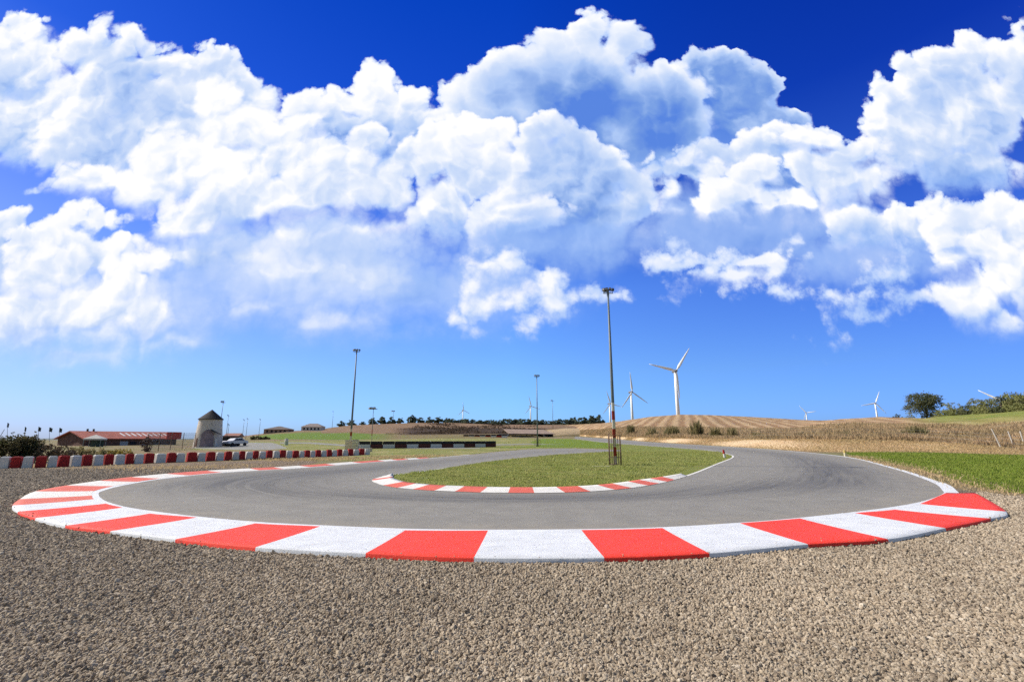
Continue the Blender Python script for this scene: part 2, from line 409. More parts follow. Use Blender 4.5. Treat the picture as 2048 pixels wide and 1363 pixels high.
class MB:
    """gathers faces and links them as one mesh object"""
    def __init__(self): self.v, self.f, self.m = [], [], []
    def add(self, verts, faces, mi=0):
        b = len(self.v)
        self.v += [tuple(p) for p in verts]
        self.f += [tuple(i + b for i in q) for q in faces]
        self.m += [mi] * len(faces)
        return self
    def box(self, c, s, rz=0.0, mi=0, taper=1.0):
        x, y, z = s[0] / 2, s[1] / 2, s[2] / 2
        ca, sa = math.cos(rz), math.sin(rz)
        vs = []
        for dz, k in ((-z, 1.0), (z, taper)):
            for dx, dy in ((-x, -y), (x, -y), (x, y), (-x, y)):
                dx *= k; dy *= k
                vs.append((c[0] + dx * ca - dy * sa, c[1] + dx * sa + dy * ca, c[2] + dz))
        return self.add(vs, [(3, 2, 1, 0), (4, 5, 6, 7), (0, 1, 5, 4), (1, 2, 6, 5), (2, 3, 7, 6), (3, 0, 4, 7)], mi)
    def tube(self, pts, rad, n=8, mi=0, cap=True):
        pts = [Vector(p) for p in pts]
        if not hasattr(rad, '__len__'): rad = [rad] * len(pts)
        rings = []
        for i, p in enumerate(pts):
            t = (pts[min(i + 1, len(pts) - 1)] - pts[max(i - 1, 0)])
            if t.length < 1e-9: t = Vector((0, 0, 1))
            t.normalize()
            a = Vector((1, 0, 0)) if abs(t.x) < 0.9 else Vector((0, 1, 0))
            u = t.cross(a).normalized(); w = t.cross(u)
            rings.append([p + (u * math.cos(2 * math.pi * k / n) + w * math.sin(2 * math.pi * k / n)) * rad[i] for k in range(n)])
        vs = [q for r in rings for q in r]
        fs = []
        for i in range(len(pts) - 1):
            for k in range(n):
                fs.append((i * n + k, i * n + (k + 1) % n, (i + 1) * n + (k + 1) % n, (i + 1) * n + k))
        if cap:
            fs.append(tuple(range(n))); fs.append(tuple(reversed(range((len(pts) - 1) * n, len(pts) * n))))
        return self.add(vs, fs, mi)
    def lathe(self, prof, n=16, c=(0, 0, 0), mi=0):
        vs, fs = [], []
        for r, z in prof:
            for k in range(n):
                a = 2 * math.pi * k / n
                vs.append((c[0] + r * math.cos(a), c[1] + r * math.sin(a), c[2] + z))
        for i in range(len(prof) - 1):
            for k in range(n):
                fs.append((i * n + k, i * n + (k + 1) % n, (i + 1) * n + (k + 1) % n, (i + 1) * n + k))
        return self.add(vs, fs, mi)
    def build(self, name, mats, parent=None, smooth=False, bevel=0.0, uv=None):
        me = bpy.data.meshes.new(name); me.from_pydata(self.v, [], self.f)
        if not isinstance(mats, (list, tuple)): mats = [mats]
        for m in mats: me.materials.append(m)
        me.polygons.foreach_set('material_index', self.m)
        bm = bmesh.new(); bm.from_mesh(me)
        bmesh.ops.recalc_face_normals(bm, faces=bm.faces)
        if bevel > 0:
            es = [e for e in bm.edges if len(e.link_faces) == 2 and e.calc_face_angle(0) > 0.5]
            bmesh.ops.bevel(bm, geom=es, offset=bevel, segments=2, affect='EDGES', profile=0.6)
        bm.to_mesh(me); bm.free()
        if smooth: me.polygons.foreach_set('use_smooth', [True] * len(me.polygons))
        o = bpy.data.objects.new(name, me); COL.objects.link(o)
        if parent: o.parent = parent
        return o

def copy_tree(o, parent=None):
    c = o.copy(); COL.objects.link(c)
    if parent is not None: c.parent = parent
    for ch in list(o.children): copy_tree(ch, c)
    return c

def catmull(pts, n):
    """n points per span along a smooth curve through pts"""
    P = [Vector(p) for p in pts]; out = []
    for i in range(len(P) - 1):
        p0, p1, p2, p3 = P[max(i - 1, 0)], P[i], P[i + 1], P[min(i + 2, len(P) - 1)]
        for k in range(n):
            t = k / n
            out.append(0.5 * ((2 * p1) + (p2 - p0) * t + (2 * p0 - 5 * p1 + 4 * p2 - p3) * t * t + (3 * p1 - p0 - 3 * p2 + p3) * t ** 3))
    out.append(P[-1]); return out

def interp(x, pts):
    if x <= pts[0][0]: return pts[0][1]
    for (x0, y0), (x1, y1) in zip(pts, pts[1:]):
        if x <= x1: return y0 + (y1 - y0) * (x - x0) / (x1 - x0)
    return pts[-1][1]

def grid_mesh(name, rows, mats, uv=None, attr=None, kind=None, mi=None, smooth_shade=True):
    """rows: list of equal-length point lists"""
    nr, nc = len(rows), len(rows[0])
    vs = [tuple(p) for r in rows for p in r]
    fs = [(i * nc + j, i * nc + j + 1, (i + 1) * nc + j + 1, (i + 1) * nc + j) for i in range(nr - 1) for j in range(nc - 1)]
    me = bpy.data.meshes.new(name); me.from_pydata(vs, [], fs)
    for m in (mats if isinstance(mats, (list, tuple)) else [mats]): me.materials.append(m)
    if uv:
        lay = me.uv_layers.new(name='UVMap')
        flat = [uv[i][j] for i in range(nr) for j in range(nc)]
        for l in me.loops: lay.data[l.index].uv = flat[l.vertex_index]
    if attr:
        for an, av in attr.items():
            a = me.attributes.new(an, 'FLOAT', 'POINT'); a.data.foreach_set('value', [float(q) for r in av for q in r])
    if mi: me.polygons.foreach_set('material_index', [mi(i, j) for i in range(nr - 1) for j in range(nc - 1)])
    bm = bmesh.new(); bm.from_mesh(me)
    bmesh.ops.recalc_face_normals(bm, faces=bm.faces)
    up = sum(f.normal.z * f.calc_area() for f in bm.faces)
    if up < 0: bmesh.ops.reverse_faces(bm, faces=bm.faces)
    bm.to_mesh(me); bm.free()
    if smooth_shade: me.polygons.foreach_set('use_smooth', [True] * len(me.polygons))
    o = bpy.data.objects.new(name, me); COL.objects.link(o)
    if kind: o['kind'] = kind
    return o

def sheet(name, pts, dz, mat, cell=3.0, kind='structure'):
    """a flat-lying polygon cut into cells and draped over the track ground"""
    bm = bmesh.new()
    vs = [bm.verts.new((p[0], p[1], 0)) for p in pts]
    es = [bm.edges.new((vs[i], vs[(i + 1) % len(vs)])) for i in range(len(vs))]
    bmesh.ops.triangle_fill(bm, edges=es, use_beauty=True)
    x0, x1 = min(p[0] for p in pts), max(p[0] for p in pts)
    y0, y1 = min(p[1] for p in pts), max(p[1] for p in pts)
    def cuts(a, b):
        q, out = a, []
        while q < b:
            out.append(q); q += max(cell, abs(q) * 0.06)
        return out
    for x in cuts(x0, x1): bmesh.ops.bisect_plane(bm, geom=bm.verts[:] + bm.edges[:] + bm.faces[:], plane_co=(x, 0, 0), plane_no=(1, 0, 0))
    for y in cuts(y0, y1): bmesh.ops.bisect_plane(bm, geom=bm.verts[:] + bm.edges[:] + bm.faces[:], plane_co=(0, y, 0), plane_no=(0, 1, 0))
    for v in bm.verts: v.co.z = g(v.co.x, v.co.y) + dz
    bmesh.ops.triangulate(bm, faces=bm.faces)
    for f in bm.faces:
        f.normal_update()
        if f.normal.z < 0: f.normal_flip()
        f.smooth = True
    me = bpy.data.meshes.new(name); bm.to_mesh(me); bm.free()
    me.materials.append(mat)
    o = bpy.data.objects.new(name, me); COL.objects.link(o); o['kind'] = kind
    return o

# ------------------------------------------------------------------ materials
def new_mat(name):
    m = bpy.data.materials.new(name); m.use_nodes = True
    nt = m.node_tree
    for n in list(nt.nodes): nt.nodes.remove(n)
    o = nt.nodes.new('ShaderNodeOutputMaterial'); b = nt.nodes.new('ShaderNodeBsdfPrincipled')
    nt.links.new(b.outputs[0], o.inputs[0])
    S.tree = nt
    return m, nt, b

def pos():
    return S(S.tree.nodes.new('ShaderNodeNewGeometry').outputs['Position'])
def objco():
    return S(S.tree.nodes.new('ShaderNodeTexCoord').outputs['Object'])
def attr_f(name):
    n = S.tree.nodes.new('ShaderNodeAttribute'); n.attribute_name = name
    return S(n.outputs['Fac'])
def bump(h, strength, dist=0.02):
    n = S.tree.nodes.new('ShaderNodeBump'); n.inputs['Strength'].default_value = strength; n.inputs['Distance'].default_value = dist
    S.link(h, n.inputs['Height']); return S(n.outputs[0])
def put(b, color=None, rough=None, normal=None, metal=None, spec=None):
    if color is not None:
        S.link(color if isinstance(color, S) else tuple(color) + (1.0,), b.inputs['Base Color'])
    if rough is not None: S.link(rough, b.inputs['Roughness'])
    if normal is not None: S.link(normal, b.inputs['Normal'])
    if metal is not None: b.inputs['Metallic'].default_value = metal
    if spec is not None: b.inputs['Specular IOR Level'].default_value = spec

def plain(name, c, rough=0.7, var=0.25, scale=3.0, metal=0.0, coords=objco, spec=0.3):
    """one colour, mottled and worn"""
    m, nt, b = new_mat(name)
    p = coords()
    n = noise(p, scale, 5.0, 0.6); n2 = noise(p, scale * 9, 3.0, 0.6)
    k = linmap(n, 0.3, 0.7, 1 - var, 1 + var) * linmap(n2, 0.3, 0.7, 1 - var * 0.5, 1 + var * 0.5)
    put(b, S.vec('SCALE', tuple(c), k), linmap(n2, 0.3, 0.7, max(rough - 0.12, 0.05), min(rough + 0.12, 1.0)), bump(n2, 0.15, 0.01), metal, spec)
    return m

# ------------------------------------------------------------------ ground materials
def mat_earth():
    m, nt, b = new_mat('dry_ground')
    p = pos()
    big = noise(p, 0.09, 4.0, 0.6); mid = noise(p, 0.8, 4.0, 0.65); fine = noise(p, 9.0, 5.0, 0.7)
    c = mixc(smooth(big, 0.40, 0.62), (0.235, 0.165, 0.105), (0.16, 0.165, 0.062))
    c = mixc(smooth(mid, 0.42, 0.7) * 0.7, c, (0.30, 0.23, 0.13))
    c = mixc(linmap(fine, 0.3, 0.7, 0.0, 0.5), c, (0.10, 0.085, 0.045))
    put(b, c, 0.95, bump(fine, 0.5, 0.04), spec=0.1)
    return m
def mat_gravel():
    m, nt, b = new_mat('gravel')
    p = pos()
    v = voronoi(p, 42.0); vc = voronoi(p, 42.0, out='Color')
    sep = nt.nodes.new('ShaderNodeSeparateColor'); nt.links.new(vc.s, sep.inputs[0])
    big = noise(p, 0.35, 4.0, 0.6)
    c = ramp(S(sep.outputs[0]), [(0.0, (0.10, 0.074, 0.052)), (0.5, (0.20, 0.150, 0.106)), (1.0, (0.36, 0.28, 0.20))])
    c = mixc(linmap(big, 0.35, 0.65, 0.0, 0.4), c, (0.165, 0.124, 0.086))
    h = (v * v) * -1.0
    put(b, c, 0.95, bump(h, 0.9, 0.03), spec=0.1)
    return m
def mat_asphalt():
    m, nt, b = new_mat('asphalt')
    uvn = nt.nodes.new('ShaderNodeUVMap'); uvn.uv_map = 'UVMap'; uv = S(uvn.outputs[0])
    sep = nt.nodes.new('ShaderNodeSeparateXYZ'); nt.links.new(uv.s, sep.inputs[0])
    u, v = S(sep.outputs[0]), S(sep.outputs[1])        # u: 0 outside .. 1 at the apex; v: metres along
    p = pos()
    fine = noise(p, 60.0, 4.0, 0.7); mid = noise(p, 1.3, 5.0, 0.65); big = noise(p, 0.16, 3.0, 0.55)
    st = nt.nodes.new('ShaderNodeCombineXYZ'); S.link(u * 26.0, st.inputs[0]); S.link(v * 0.09, st.inputs[1])
    streak = noise(S(st.outputs[0]), 1.0, 5.0, 0.62)
    wob = (big - 0.5) * 0.5
    line = attr_f('worn')                              # where the tyres run
    rub = S.math('MULTIPLY', line, linmap(streak + wob * 0.3, 0.34, 0.62, 0.40, 1.0), clamp=True)
    c = mixc(linmap(mid, 0.3, 0.7), (0.200, 0.191, 0.175), (0.262, 0.250, 0.228))
    c = mixc(linmap(fine, 0.25, 0.75, 0.0, 0.5), c, (0.19, 0.178, 0.158))
    c = mixc(linmap(streak, 0.55, 0.8, 0.0, 0.35), c, (0.15, 0.142, 0.13))
    c = mixc(rub * 0.82, c, (0.068, 0.067, 0.069))
    th = nt.nodes.new('ShaderNodeCombineXYZ'); S.link(u * 95.0, th.inputs[0]); S.link(v * 0.05, th.inputs[1])
    skid = smooth(noise(S(th.outputs[0]), 1.0, 3.0, 0.6), 0.60, 0.70) * smooth(big, 0.40, 0.62)
    c = mixc(S.math('MULTIPLY', skid, linmap(line, 0.0, 0.5, 0.25, 0.75), clamp=True), c, (0.055, 0.055, 0.058))
    dust = S.math('MULTIPLY', smooth(u, 0.16, 0.0), linmap(mid, 0.35, 0.7, 0.0, 0.6))
    c = mixc(dust, c, (0.27, 0.235, 0.185))
    put(b, c, linmap(rub, 0.0, 1.0, 0.9, 0.72), bump(fine, 0.35, 0.008), spec=0.15)
    return m
def mat_paint(name, c, dirt=(0.30, 0.26, 0.22), worn=0.25):
    m, nt, b = new_mat(name)
    p = pos()
    n = noise(p, 2.2, 6.0, 0.68); f = noise(p, 26.0, 5.0, 0.7); s = noise(S.vec('MULTIPLY', p, (5.0, 1.2, 3.0)), 3.0, 5.0, 0.7)
    k = linmap(n, 0.3, 0.7, 0.88, 1.08)
    col = S.vec('SCALE', tuple(c), k)
    col = mixc(smooth(f, 0.56, 0.75) * worn, col, dirt)
    col = mixc(smooth(s, 0.60, 0.78) * worn * 1.2, col, dirt)
    sm_ = noise(S.vec('MULTIPLY', p, (0.7, 3.2, 1.0)), 1.6, 6.0, 0.72)
    col = mixc(smooth(sm_, 0.56, 0.74) * worn * 0.9, col, tuple(q * 0.42 for q in dirt))
    put(b, col, 0.72, bump(f, 0.6, 0.012), spec=0.25)
    return m
def mat_grass(name, green, dry, bare, dryness=0.5):
    m, nt, b = new_mat(name)
    p = pos()
    big = noise(p, 0.22, 5.0, 0.62); mid = noise(p, 1.6, 5.0, 0.65); fine = noise(S.vec('MULTIPLY', p, (1.0, 0.6, 1.0)), 16.0, 5.0, 0.72)
    c = mixc(smooth(big * 0.6 + mid * 0.4, 0.62 - 0.25 * dryness, 0.78 - 0.25 * dryness), green, dry)
    c = mixc(smooth(mid, 0.60, 0.78) * 0.6, c, bare)
    c = mixc(linmap(fine, 0.3, 0.7, 0.0, 0.55), c, tuple(q * 0.42 for q in green))
    put(b, c, 0.95, bump(fine, 0.8, 0.06), spec=0.1)
    return m
M_EARTH = mat_earth(); M_GRAVEL = mat_gravel(); M_ASPHALT = mat_asphalt()
M_WHITE = mat_paint('white_track_paint', (0.61, 0.625, 0.65), (0.40, 0.37, 0.34), 0.30)
M_RED = mat_paint('red_track_paint', (0.80, 0.050, 0.030), (0.52, 0.12, 0.08), 0.60)
M_RED_OLD = mat_paint('faded_red_track_paint', (0.60, 0.120, 0.080), (0.40, 0.22, 0.17), 0.6)
M_WHITE_OLD = mat_paint('worn_white_track_paint', (0.66, 0.64, 0.60), (0.35, 0.28, 0.23), 0.5)
M_GRASS = mat_grass('infield_grass', (0.19, 0.215, 0.048), (0.33, 0.29, 0.115), (0.32, 0.24, 0.13), 0.45)
M_LUSH = mat_grass('green_grass', (0.155, 0.215, 0.028), (0.25, 0.26, 0.07), (0.22, 0.20, 0.08), 0.15)
M_VERGE = mat_grass('verge_grass', (0.21, 0.225, 0.065), (0.36, 0.31, 0.145), (0.30, 0.23, 0.14), 0.65)

# ------------------------------------------------------------------ the ground, one sheet to the horizon
rad = [0.0, 2.0, 3.0]
while rad[-1] < 7000: rad.append(rad[-1] * 1.07 + 0.15)
NA = 288
rows = []
for r in rad:
    row = []
    for k in range(NA + 1):
        a = 2 * math.pi * k / NA
        x, y = r * math.sin(a), r * math.cos(a)
        row.append((x, y, max(g(x, y), -40.0)))
    rows.append(row)
grid_mesh('ground', rows, M_EARTH, kind='structure')

# ------------------------------------------------------------------ the road: pairs of (outer edge, inner edge) pixels round the bend
STN = [((1240, 899.5), (1242, 902)), ((1150, 896.5), (1180, 904.5)), ((1070, 897.5), (1090, 911)), ((1000, 902.5), (1000, 920)), ((940, 909), (920, 931)),
       ((880, 914.5), (850, 942)), ((750, 924), (810, 947)), ((600, 936), (778, 950)), ((450, 945), (758, 955)), ((330, 957), (748, 958)),
       ((250, 970), (745, 960)), ((203, 982), (745, 962)), ((194, 990), (748, 964.5)), ((206, 1002), (754, 967)), ((245, 1014), (762, 970)),
       ((300, 1023), (775, 973)), ((390, 1034), (795, 976)), ((510, 1045), (825, 979)), ((640, 1052), (860, 981.5)), ((810, 1059), (920, 984)),
       ((976, 1061), (985, 986)), ((1163, 1060), (1085, 986.5)), ((1325, 1056), (1170, 984)), ((1480, 1047), (1230, 980)), ((1600, 1037), (1280, 974)),
       ((1720, 1024), (1325, 966)), ((1800, 1013), (1350, 959.5)), ((1850, 1003), (1375, 952)), ((1886, 990), (1400, 943)), ((1888, 981), (1420, 934.5)),
       ((1860, 962), (1440, 926)), ((1780, 935), (1458, 919)), ((1700, 915), (1467, 914)), ((1600, 903.5), (1462, 909.5)), ((1500, 896), (1430, 902)),
       ((1400, 890), (1370, 896.5)), ((1300, 884), (1280, 890)), ((1220, 877.5), (1210, 884.5)), ((1150, 872.5), (1150, 877))]
outer = catmull([at(*a) for a, b in STN], 6)
inner = catmull([at(*b) for a, b in STN], 6)
NU = 20
rows, uvs, worn = [], [], []
vlen = 0.0
for i, (o, n) in enumerate(zip(outer, inner)):
    if i: vlen += ((o - outer[i - 1]).length + (n - inner[i - 1]).length) / 2
    s = i / 6
    # tyres run wide on the way in, clip the apex kerb, run wide on the way out
    apex = math.exp(-((s - 20.5) / 5.5) ** 2)
    exitl = math.exp(-((s - 29.5) / 3.5) ** 2)
    entry = math.exp(-((s - 9.0) / 4.0) ** 2)
    cu = 0.55 + 0.24 * apex - 0.24 * exitl - 0.12 * entry
    wd = 0.20 - 0.05 * apex + 0.16 * entry
    r, q, w = [], [], []
    for j in range(NU + 1):
        t = j / NU
        p = o.lerp(n, t); p.z = g(p.x, p.y) + 0.014
        r.append(p); q.append((t, vlen))
        w.append(math.exp(-((t - cu) / wd) ** 2) * min(1.0, 0.25 + 0.75 * apex + 0.85 * entry + 0.70 * exitl))
    rows.append(r); uvs.append(q); worn.append(w)
grid_mesh('road', rows, M_ASPHALT, uv=uvs, attr={'worn': worn}, kind='structure')

# distant tarmac: the paddock, the far loops of the circuit
def px_sheet(name, pxs, dz, mat, cell=3.0, extra=()):
    return sheet(name, [at(*p) for p in pxs] + [Vector(e) for e in extra], dz, mat, cell)
def mat_far_tarmac():
    m, nt, b = new_mat('old_tarmac'); p = pos()
    n = noise(p, 0.5, 5.0, 0.6)
    put(b, mixc(linmap(n, 0.3, 0.7), (0.19, 0.19, 0.17), (0.27, 0.26, 0.235)), 0.9, spec=0.15); return m
M_TARMAC = mat_far_tarmac()
px_sheet('paddock_road', [(380, 896), (440, 890), (496, 884.5), (545, 885), (562, 890), (575, 896), (540, 899), (470, 899)], 0.012, M_TARMAC)
px_sheet('far_road', [(560, 884.3), (630, 884.6), (700, 889.5), (760, 893.5), (860, 895), (960, 895.5), (960, 896.9), (850, 897), (740, 895.5), (690, 892), (620, 887), (560, 886.6)], 0.03, M_TARMAC)
px_sheet('far_loop_road', [(960, 888.7), (1060, 886.8), (1130, 889), (1060, 888.4), (960, 891)], 0.03, M_TARMAC)
px_sheet('dirt_path', [(1085, 868.5), (1110, 867), (1150, 867.2), (1172, 869.5), (1150, 870.8), (1100, 870.6)], 0.03, plain('pale_sand', (0.42, 0.33, 0.22), 0.95, 0.15, 0.3, coords=pos))

# ------------------------------------------------------------------ gravel trap and grass
grav_edge = [(-420, 942), (0, 936.5), (100, 935), (200, 931), (330, 926), (420, 923.5), (520, 920.5), (600, 920), (640, 922), (600, 934)]
GP = [at(*p) for p in grav_edge] + [at(750, 960), at(1400, 960), at(1890, 978), at(1915, 977), at(1965, 985), at(2010, 992), at(2060, 996), at(2300, 1012)]
GP += [Vector((24, 2, 0)), Vector((22, -14, 0)), Vector((-42, -14, 0)), Vector((-46, 22, 0))]
sheet('gravel_trap', GP, 0.005, M_GRAVEL, 1.2)
right_px = [(1690, 904.5), (1760, 904), (1850, 904.5), (1950, 907.5), (2048, 910), (2330, 919), (2400, 1008), (2200, 998), (2048, 987), (2000, 982), (1955, 974), (1915, 962), (1880, 950), (1845, 940), (1790, 929), (1735, 917.5), (1700, 909)]
px_sheet('grass_strip', right_px, 0.010, M_LUSH, 1.2)
isl = [p for p in inner]
sheet('infield', isl, 0.012, M_GRASS, 1.5)
far_px = [(380, 899), (480, 900), (560, 899), (640, 903), (700, 903), (745, 908), (700, 912), (640, 917), (690, 921.5), (760, 921.5), (880, 913.6), (940, 908.3), (1000, 901.7), (1070, 896.8), (1150, 895.8), (1240, 898.8), (1284, 889.6), (1205, 884), (1140, 876.5), (1000, 876), (860, 876.5), (760, 879), (700, 880), (560, 881.5), (470, 883), (420, 888)]
px_sheet('far_grass', far_px, 0.008, M_VERGE, 2.5)
px_sheet('far_lawn', [(1085, 876.6), (1140, 877.6), (1200, 883.8), (1240, 887), (1230, 896.5), (1150, 894.5), (1075, 894.5), (1000, 895), (1000, 893.4), (1075, 892), (1060, 884)], 0.016, M_LUSH, 2.5)

# ------------------------------------------------------------------ painted lines
def strip(name, left, right, dz, mat, kind='structure'):
    rows = []
    for a, b in zip(left, right):
        r = []
        for t in (0.0, 0.5, 1.0):
            p = a.lerp(b, t); p.z = g(p.x, p.y) + dz; r.append(p)
        rows.append(r)
    return grid_mesh(name, rows, mat, kind=kind)
def offset(path, d):
    out = []
    for i, p in enumerate(path):
        t = path[min(i + 1, len(path) - 1)] - path[max(i - 1, 0)]
        n = Vector((-t.y, t.x, 0)).normalized()
        dd = d(i / 6) if callable(d) else d
        out.append(p + n * dd)
    return out
# outer line: broad under the kerb, a slim line elsewhere
lo = offset(outer, lambda s: -0.04)
hi = offset(outer, lambda s: (0.34 if 8 < s < 30 else 0.24))
if (hi[120] - Vector((0, 0, 0))).length > (lo[120]).length:   # the outside of the bend is the camera's side
    lo = offset(outer, lambda s: 0.04); hi = offset(outer, lambda s: -(0.34 if 8 < s < 30 else 0.24))
strip('edge_line', lo[24:], hi[24:], 0.020, M_WHITE)
SIGN_IN = 1 if (offset(inner, 0.5)[123] - outer[123]).length > (inner[123] - outer[123]).length else -1
la = offset(inner, -0.02 * SIGN_IN); lb = offset(inner, 0.14 * SIGN_IN)
strip('infield_line', la[26:250], lb[26:250], 0.022, M_WHITE_OLD)

# ------------------------------------------------------------------ the outer kerb, red and white blocks rising to the outside
T = [((1893, 986), (1950, 984.5)), ((1840, 1008.5), (2012, 1022)), ((1790, 1020), (1980, 1036)), ((1710, 1027), (1890, 1055)), ((1600, 1038), (1775, 1077)),
     ((1480, 1047.5), (1615, 1087)), ((1325, 1057.5), (1418, 1105)), ((1163, 1061.5), (1208, 1113.5)), ((976, 1062.5), (948, 1114)), ((810, 1062), (732, 1105)),
     ((640, 1054), (512, 1093)), ((510, 1048), (352, 1077)), ((393, 1036), (222, 1061)), ((300, 1028), (132, 1050)), ((245, 1016), (72, 1035)),
     ((211, 1008), (37, 1022)), ((188, 999), (26, 1010)), ((184, 991.5), (40, 997))]
KH = 0.09
ribs_i = [at(*a) for a, b in T]; ribs_o = [at(*b, dz=KH) for a, b in T]
# carry on up the far side along the road edge, narrowing
i0 = min(range(len(outer)), key=lambda i: (outer[i] - ribs_i[-1]).length)
acc, want, i = 0.0, 1.55, i0
rib_w0 = (ribs_o[-1] - ribs_i[-1]).length
sgn = 1.0
tt = outer[i0 - 1] - outer[i0 + 1]; nn = Vector((-tt.y, tt.x, 0)).normalized()
if nn.dot(ribs_o[-1] - ribs_i[-1]) < 0: sgn = -1.0
cnt = 0
while i > 31:
    seg = (outer[i - 1] - outer[i]).length
    acc += seg; i -= 1
    if acc >= want:
        acc = 0.0; cnt += 1
        t = outer[i - 1] - outer[i + 1]; n = Vector((-t.y, t.x, 0)).normalized() * sgn
        w = max(0.35, rib_w0 * (1 - cnt / 22.0) * 0.95)
        a = outer[i] + n * 0.2; b = outer[i] + n * (0.2 + w)
        ribs_i.append(a); ribs_o.append(b)
SUB = 6
ri = catmull(ribs_i, SUB); ro = catmull(ribs_o, SUB)
rows = []
NK = 8
for a, b in zip(ri, ro):
    r = []
    for k in range(NK + 1):
        t = k / NK
        p = a.lerp(b, t); p.z = g(p.x, p.y) + 0.024 + (KH - 0.024) * t ** 1.4
        r.append(p)
    d = (b - a); d.z = 0; d.normalize()
    r.append(Vector((b.x + d.x * 0.012, b.y + d.y * 0.012, g(b.x, b.y) + KH - 0.012)))
    r.append(Vector((b.x + d.x * 0.02, b.y + d.y * 0.02, g(b.x, b.y) - 0.05)))
    rows.append(r)
ends = [[Vector((p.x, p.y, g(p.x, p.y) - 0.05)) for p in rows[0]]] + rows + [[Vector((p.x, p.y, g(p.x, p.y) - 0.05)) for p in rows[-1]]]
kerb = grid_mesh('kerb', ends, [M_RED, M_WHITE, M_RED_OLD, M_WHITE_OLD], kind='structure',
                 mi=lambda i, j: (lambda b: (b % 2) + (2 if b > 15 else 0))(min(max((i - 1) // SUB, 0), len(ribs_i) - 2)))
KERB_OUT = ro

# ------------------------------------------------------------------ the apex kerb round the infield
AX = [765, 797, 824, 867, 910, 963, 1018, 1075, 1133, 1184, 1228, 1268, 1297, 1316, 1336, 1352, 1374]
def inner_index(px, lo_i, hi_i):
    def col(p):
        # photo column of a ground point
        d = p - Vector((0, 0, CAM_H))
        yv = d.y * math.cos(PITCH) + d.z * math.sin(PITCH)
        return 1024 + FPX * d.x / yv
    return min(range(lo_i, hi_i), key=lambda i: abs(col(inner[i]) - px))
idx = [9 * 6, 10 * 6 + 4] + [inner_index(x, 12 * 6, 30 * 6) for x in AX]
idx = sorted(set(idx))
rows = []; seg_of = []
inn = offset(inner, SIGN_IN * 1.0)
i_first, i_last = 7 * 6, idx[-1]
for i in range(i_first, i_last + 1):
    a = inner[i]; d = (inn[i] - inner[i]); d.normalize()
    w = 0.85 * min(1.0, 0.25 + (i - i_first) / 14.0) * min(1.0, 0.35 + (i_last - i) / 20.0)
    r = []
    for k in range(6):
        t = k / 5
        p = a + d * (w * t); p.z = g(p.x, p.y) + 0.03 + 0.10 * t ** 1.2
        r.append(p)
    p = a + d * (w + 0.02); p.z = g(p.x, p.y) - 0.02; r.append(p)
    rows.append(r); seg_of.append(sum(1 for q in idx if q <= i))
p0 = [Vector((p.x, p.y, g(p.x, p.y) - 0.02)) for p in rows[0]]; p1 = [Vector((p.x, p.y, g(p.x, p.y) - 0.02)) for p in rows[-1]]
grid_mesh('apex_kerb', [p0] + rows + [p1], [M_WHITE_OLD, M_RED_OLD], kind='structure',
          mi=lambda i, j: seg_of[min(max(i - 1, 0), len(seg_of) - 1)] % 2)

# ------------------------------------------------------------------ hillsides: strips between measured edges, each at its own distance
def mat_field():
    """ploughed slope: furrows run straight up the hill; greener where 'green' is set"""
    m, nt, b = new_mat('ploughed_soil')
    p = pos()
    sep = nt.nodes.new('ShaderNodeSeparateXYZ'); nt.links.new(p.s, sep.inputs[0])
    q = (S(sep.outputs[0]) * 0.939 - S(sep.outputs[1]) * 0.343) + (noise(p, 0.05, 3.0) - 0.5) * 3.0
    row = S.math('SINE', q * (2 * math.pi / 5.2))
    n = noise(p, 0.12, 5.0, 0.65); f = noise(p, 1.2, 5.0, 0.7)
    c = mixc(linmap(row, -0.6, 0.8), (0.29, 0.175, 0.10), (0.47, 0.33, 0.20))
    c = mixc(smooth(n, 0.45, 0.7) * 0.6, c, (0.33, 0.25, 0.125))
    c = mixc(linmap(f, 0.35, 0.7, 0.0, 0.45), c, (0.15, 0.10, 0.05))
    c = mixc(S.math('MULTIPLY', attr_f('green'), linmap(f, 0.3, 0.7, 0.75, 1.1), clamp=True), c, mixc(linmap(n, 0.35, 0.65), (0.12, 0.18, 0.03), (0.22, 0.22, 0.06)))
    put(b, c, 0.95, bump(row * 0.3 + f, 0.6, 0.3), spec=0.08); return m
def mat_hill():
    m, nt, b = new_mat('hill_grass')
    p = pos()
    n = noise(p, 0.07, 5.0, 0.65); f = noise(p, 0.7, 6.0, 0.7)
    c = mixc(linmap(n, 0.35, 0.65), (0.245, 0.155, 0.105), (0.20, 0.135, 0.085))
    c = mixc(linmap(f, 0.4, 0.75, 0.0, 0.6), c, (0.115, 0.085, 0.05))
    c = mixc(S.math('MULTIPLY', attr_f('green'), 1.0, clamp=True), c, mixc(linmap(f, 0.3, 0.7), (0.085, 0.16, 0.02), (0.15, 0.19, 0.045)))
    c = mixc(S.math('MULTIPLY', attr_f('dark'), linmap(f, 0.25, 0.7, 1.0, 0.7), clamp=True), c, mixc(linmap(f, 0.3, 0.7), (0.012, 0.009, 0.008), (0.036, 0.026, 0.020)))
    c = mixc(S.math('MULTIPLY', attr_f('pale'), 1.0, clamp=True), c, mixc(linmap(f, 0.3, 0.7), (0.42, 0.32, 0.20), (0.36, 0.27, 0.16)))
    put(b, c, 0.95, bump(f, 0.6, 0.3), spec=0.08); return m
